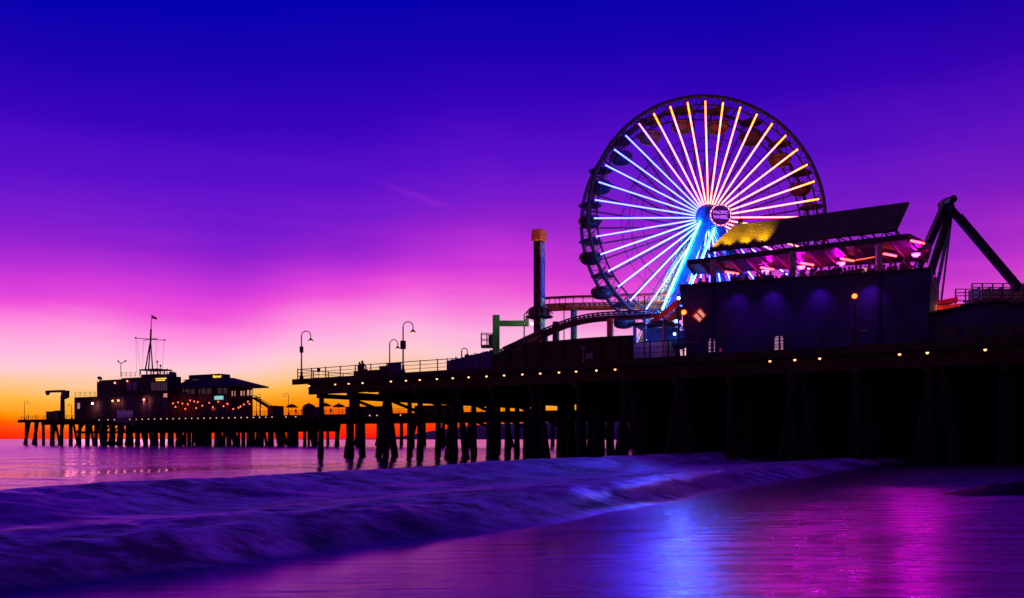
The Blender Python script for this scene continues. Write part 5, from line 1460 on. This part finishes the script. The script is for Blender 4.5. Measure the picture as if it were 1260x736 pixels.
m_.add([e0, e1, e2, e3, r0, r1, r2, r3] + [p - UP * .35 for p in (e0, e1, e2, e3)], [(0, 1, 5, 4), (1, 2, 6, 5), (2, 3, 7, 6), (3, 0, 4, 7), (4, 5, 6, 7), (0, 1, 9, 8), (1, 2, 10, 9), (2, 3, 11, 10), (3, 0, 8, 11), (8, 9, 10, 11)])
ro = m_.build('roof', M['rooft'], sr)
frect('ridge_box', 232.3, 271, 460.8, 466.5, 4, M['wallb'], ro, wR + 5.2)
fprism('skylight', [(224, 467.5), (241, 466.3), (246, 467.5), (230, 469.3)], .3, M['glass'], ro, wR + 2)
sgn = frect('roof_sign', 262, 271.5, 460.4, 466.2, .2, M['brown'], sr, wR + 4.9)
ps = farp.at(267.0, 463.3, wR + 4.8); text_mesh('lettering', 'Mariasol', 1.0, ps, farp.e, UP, E['yellow'], sgn, .05, bold=.02)
sgn = frect('wall_sign', 263.8, 274, 487.2, 491.8, .25, E['cyan'], sr, wR - .4)
frect('trim', 263.2, 274.6, 486.5, 487.1, .3, M['dark'], sgn, wR - .45)
side = farp.at(283.5, 500, wR)
def sidept(u, v, off=.12):
    dpt = depth_to(283.5, wR, u); q = farp.at(283.5, 500, wR) + farp.n * dpt + farp.e * off
    return V((q.x, q.y, EYE + (HOR - v) / F * q.y))
for (u0, u1, v0, v1) in ((285, 288, 481.2, 487.5), (289, 291, 481.2, 487.3), (296, 300.5, 481.0, 487.2), (304, 309.8, 480.0, 487)):
    m_ = MB(); q = [sidept(u0, v1), sidept(u1, v1), sidept(u1, v0), sidept(u0, v0)]; m_.prism(q, farp.e * -.08); o = m_.build('window', E['window'], sr)
    m_ = MB(); um = (u0 + u1) / 2; m_.bar(sidept(um, v0, .2), sidept(um, v1, .2), .35); m_.build('mullion', M['dark'], o)
for k in range(9):
    u = 222 + 6.6 * k; o = frect('window', u, u + 4.6, 477.5, 484.5, .12, M['glass'], sr, wR - .1); frect('mullion', u + 2.1, u + 2.5, 477.5, 484.5, .1, M['dark'], o, wR - .16)
m_ = MB(); q0, q1 = sidept(284, 490, 2.2), sidept(311, 489.3, 2.2); m_.bar(q0, q1, 2.2, .3); m_.build('balcony', M['wallb'], sr)
m_ = MB(); m_.bar(sidept(301, 490, 4), sidept(322, 503, 4), 1.6, .3); m_.build('stairs', M['wallb'], sr)
m_ = MB()
m_.bar(sidept(284, 486.9, 3.2), sidept(303, 486.7, 3.2), .12); m_.bar(sidept(303, 486.7, 3.4), sidept(324, 499, 3.4), .14)
for k in range(9): u = 284 + k * 2; m_.bar(sidept(u, 486.8, 3.2), sidept(u, 489.6, 3.2), .08)
m_.build('handrail', M['concrete'], sr)
for k in range(8):
    u = 303 + k * 2.8; v = 486.9 + 12.3 * k / 7.5; m_ = MB(); m_.bar(sidept(u, v, 3.4), sidept(u, v + 3, 3.4), .1); m_.build('baluster', M['concrete'], sr)
for u in (216.5, 240, 262, 283): o = frect('pillar', u - .6, u + .6, 475, 512, .5, M['wallb'], sr, wR - .7)
for u in (298, 310.5): m_ = MB(); q = sidept(u, 489, 3.2); m_.bar(V((q.x, q.y, FDECK)), q, .35); m_.build('pillar', M['wallb'], sr)
frect('counter', 246, 281, 502, 512, 2, M['wallb'], sr, wR - 3)
# patio lights and umbrellas
pl_ = [(213, 496.2), (219, 495), (224.5, 496.4), (231, 497.3), (234, 492.6), (239, 493.8), (243.5, 494.6), (257.5, 495.6), (268.5, 494.2), (280, 497), (287, 503), (293.5, 501.5), (296, 500), (305, 494), (307, 497), (216, 500.5), (228, 503), (241.5, 502), (318, 501.5), (322, 503.5), (249, 499), (262, 501), (275, 499.5), (300, 497.5)]
proto = None
for i, (u, v) in enumerate(pl_):
    q = farp.at(u, v, wR - 3.2 - (i % 3) * .5)
    if proto is None:
        proto = empty('patio_lamp', q, 'small warm lamp on the crowded patio before the seafood restaurant', 'lamp', 'warm lamps on the restaurant patio')
        m_ = MB(); m_.lathe(q - UP * .25, [(.12, 0), (.19, .2), (.10, .4)], 8); m_.build('lantern', E['warm_dim'], proto)
        m_ = MB(); m_.bar(q + UP * .3, q + UP * .55, .1); m_.build('hook', M['dark'], proto); o = proto
    else: o = copy_tree(proto)
    o.location = q
    if i % 3 == 0: spot(q - farp.n * .5, q + farp.n * 3 - UP * .6, (1, .16, .04), 420, 130, .9, .3)
for (u, v, lb) in ((248, 494, 'folded-edge dark umbrella on the patio left of the cyan sign'), (277, 493.5, 'dark umbrella on the patio right of the cyan sign'), (359, 497.5, 'domed dark umbrella just left of the near pier corner'), (380, 496.5, 'domed umbrella with a pole tip under the near pier corner'), (400, 496, 'widest flat umbrella seen behind the outermost piling'), (417, 497, 'small umbrella seen right of the outermost piling')):
    q = farp.at(u, v, 2.6); r = empty('umbrella', V((q.x, q.y, FDECK)), lb, 'umbrella', 'umbrellas on the far pier')
    m_ = MB(); m_.lathe(q - UP * .9, [(1.75, 0), (1.6, .25), (1.0, .65), (.3, .9), (.05, 1.0)], 12); m_.build('canopy', M['canvas'], r)
    m_ = MB(); m_.tube([V((q.x, q.y, FDECK)), q + UP * .4], .06, 8); m_.build('pole', M['dark'], r)
cro = [(226, 'cloth_a', 'walk', 'lone person before the office right corner'), (237, 'cloth_b', 'stand', 'person in maroon left of the patio umbrella'), (254, 'cloth_a', 'stand', 'person in navy below the left patio umbrella'),
       (285, 'cloth_c', 'walk', 'person in grey under the restaurant balcony'), (292, 'cloth_a', 'stand', 'person in navy beneath the restaurant stairs'), (330, 'cloth_a', 'stand', 'person in navy standing right of the restaurant'), (334.5, 'cloth_b', 'walk', 'person in maroon walking right of the restaurant'),
       (341, 'cloth_c', 'stand', 'person in grey midway between restaurant and near pier'), (347, 'cloth_a', 'walk', 'person in navy beside the lamp post by the near pier'), (364, 'cloth_b', 'stand', 'person in maroon between the first two umbrellas'), (371, 'cloth_a', 'stand', 'person in navy left of the domed umbrella with pole tip'),
       (389, 'cloth_c', 'stand', 'person in grey left of the outermost piling'), (407, 'cloth_a', 'walk', 'person in navy right of the outermost piling'), (181.5, 'cloth_a', 'stand', 'person standing next to the lit post before the office')]
for i, (u, cl, po, lb) in enumerate(cro):
    wq = .6 + (i % 4) * .3; a = farp.a_of(u, wq); person(farp.aw(a, wq, FDECK), i * 1.1, po, cl, lb)
for (u0, u1, v, lb) in ((329, 337, 499.5, 'low dark kiosk right of the restaurant on the far pier'), (372, 385, 501, 'dark stand under the domed umbrella with the pole tip'), (425, 470, 500.5, 'long dark shed on the far pier behind the near pilings'), (510, 560, 499, 'second long dark shed on the far pier behind the pilings')):
    boxthing('kiosk', u0, u1, v, 4.0, 4.0, M['wallb'], lb, 'kiosk', FDECK, farp, bevel=0)

# ================================================================== render settings
scene.view_settings.view_transform = 'Standard'
scene.view_settings.look = 'None'
scene.view_settings.exposure = 0.0
scene.view_settings.gamma = 1.0
scene.view_settings.use_curve_mapping = False
scene.cycles.use_denoising = True
try: scene.cycles.denoiser = 'OPENIMAGEDENOISE'
except Exception: pass
scene.cycles.max_bounces = 6
scene.cycles.sample_clamp_indirect = 3.0
scene.cycles.use_light_tree = True
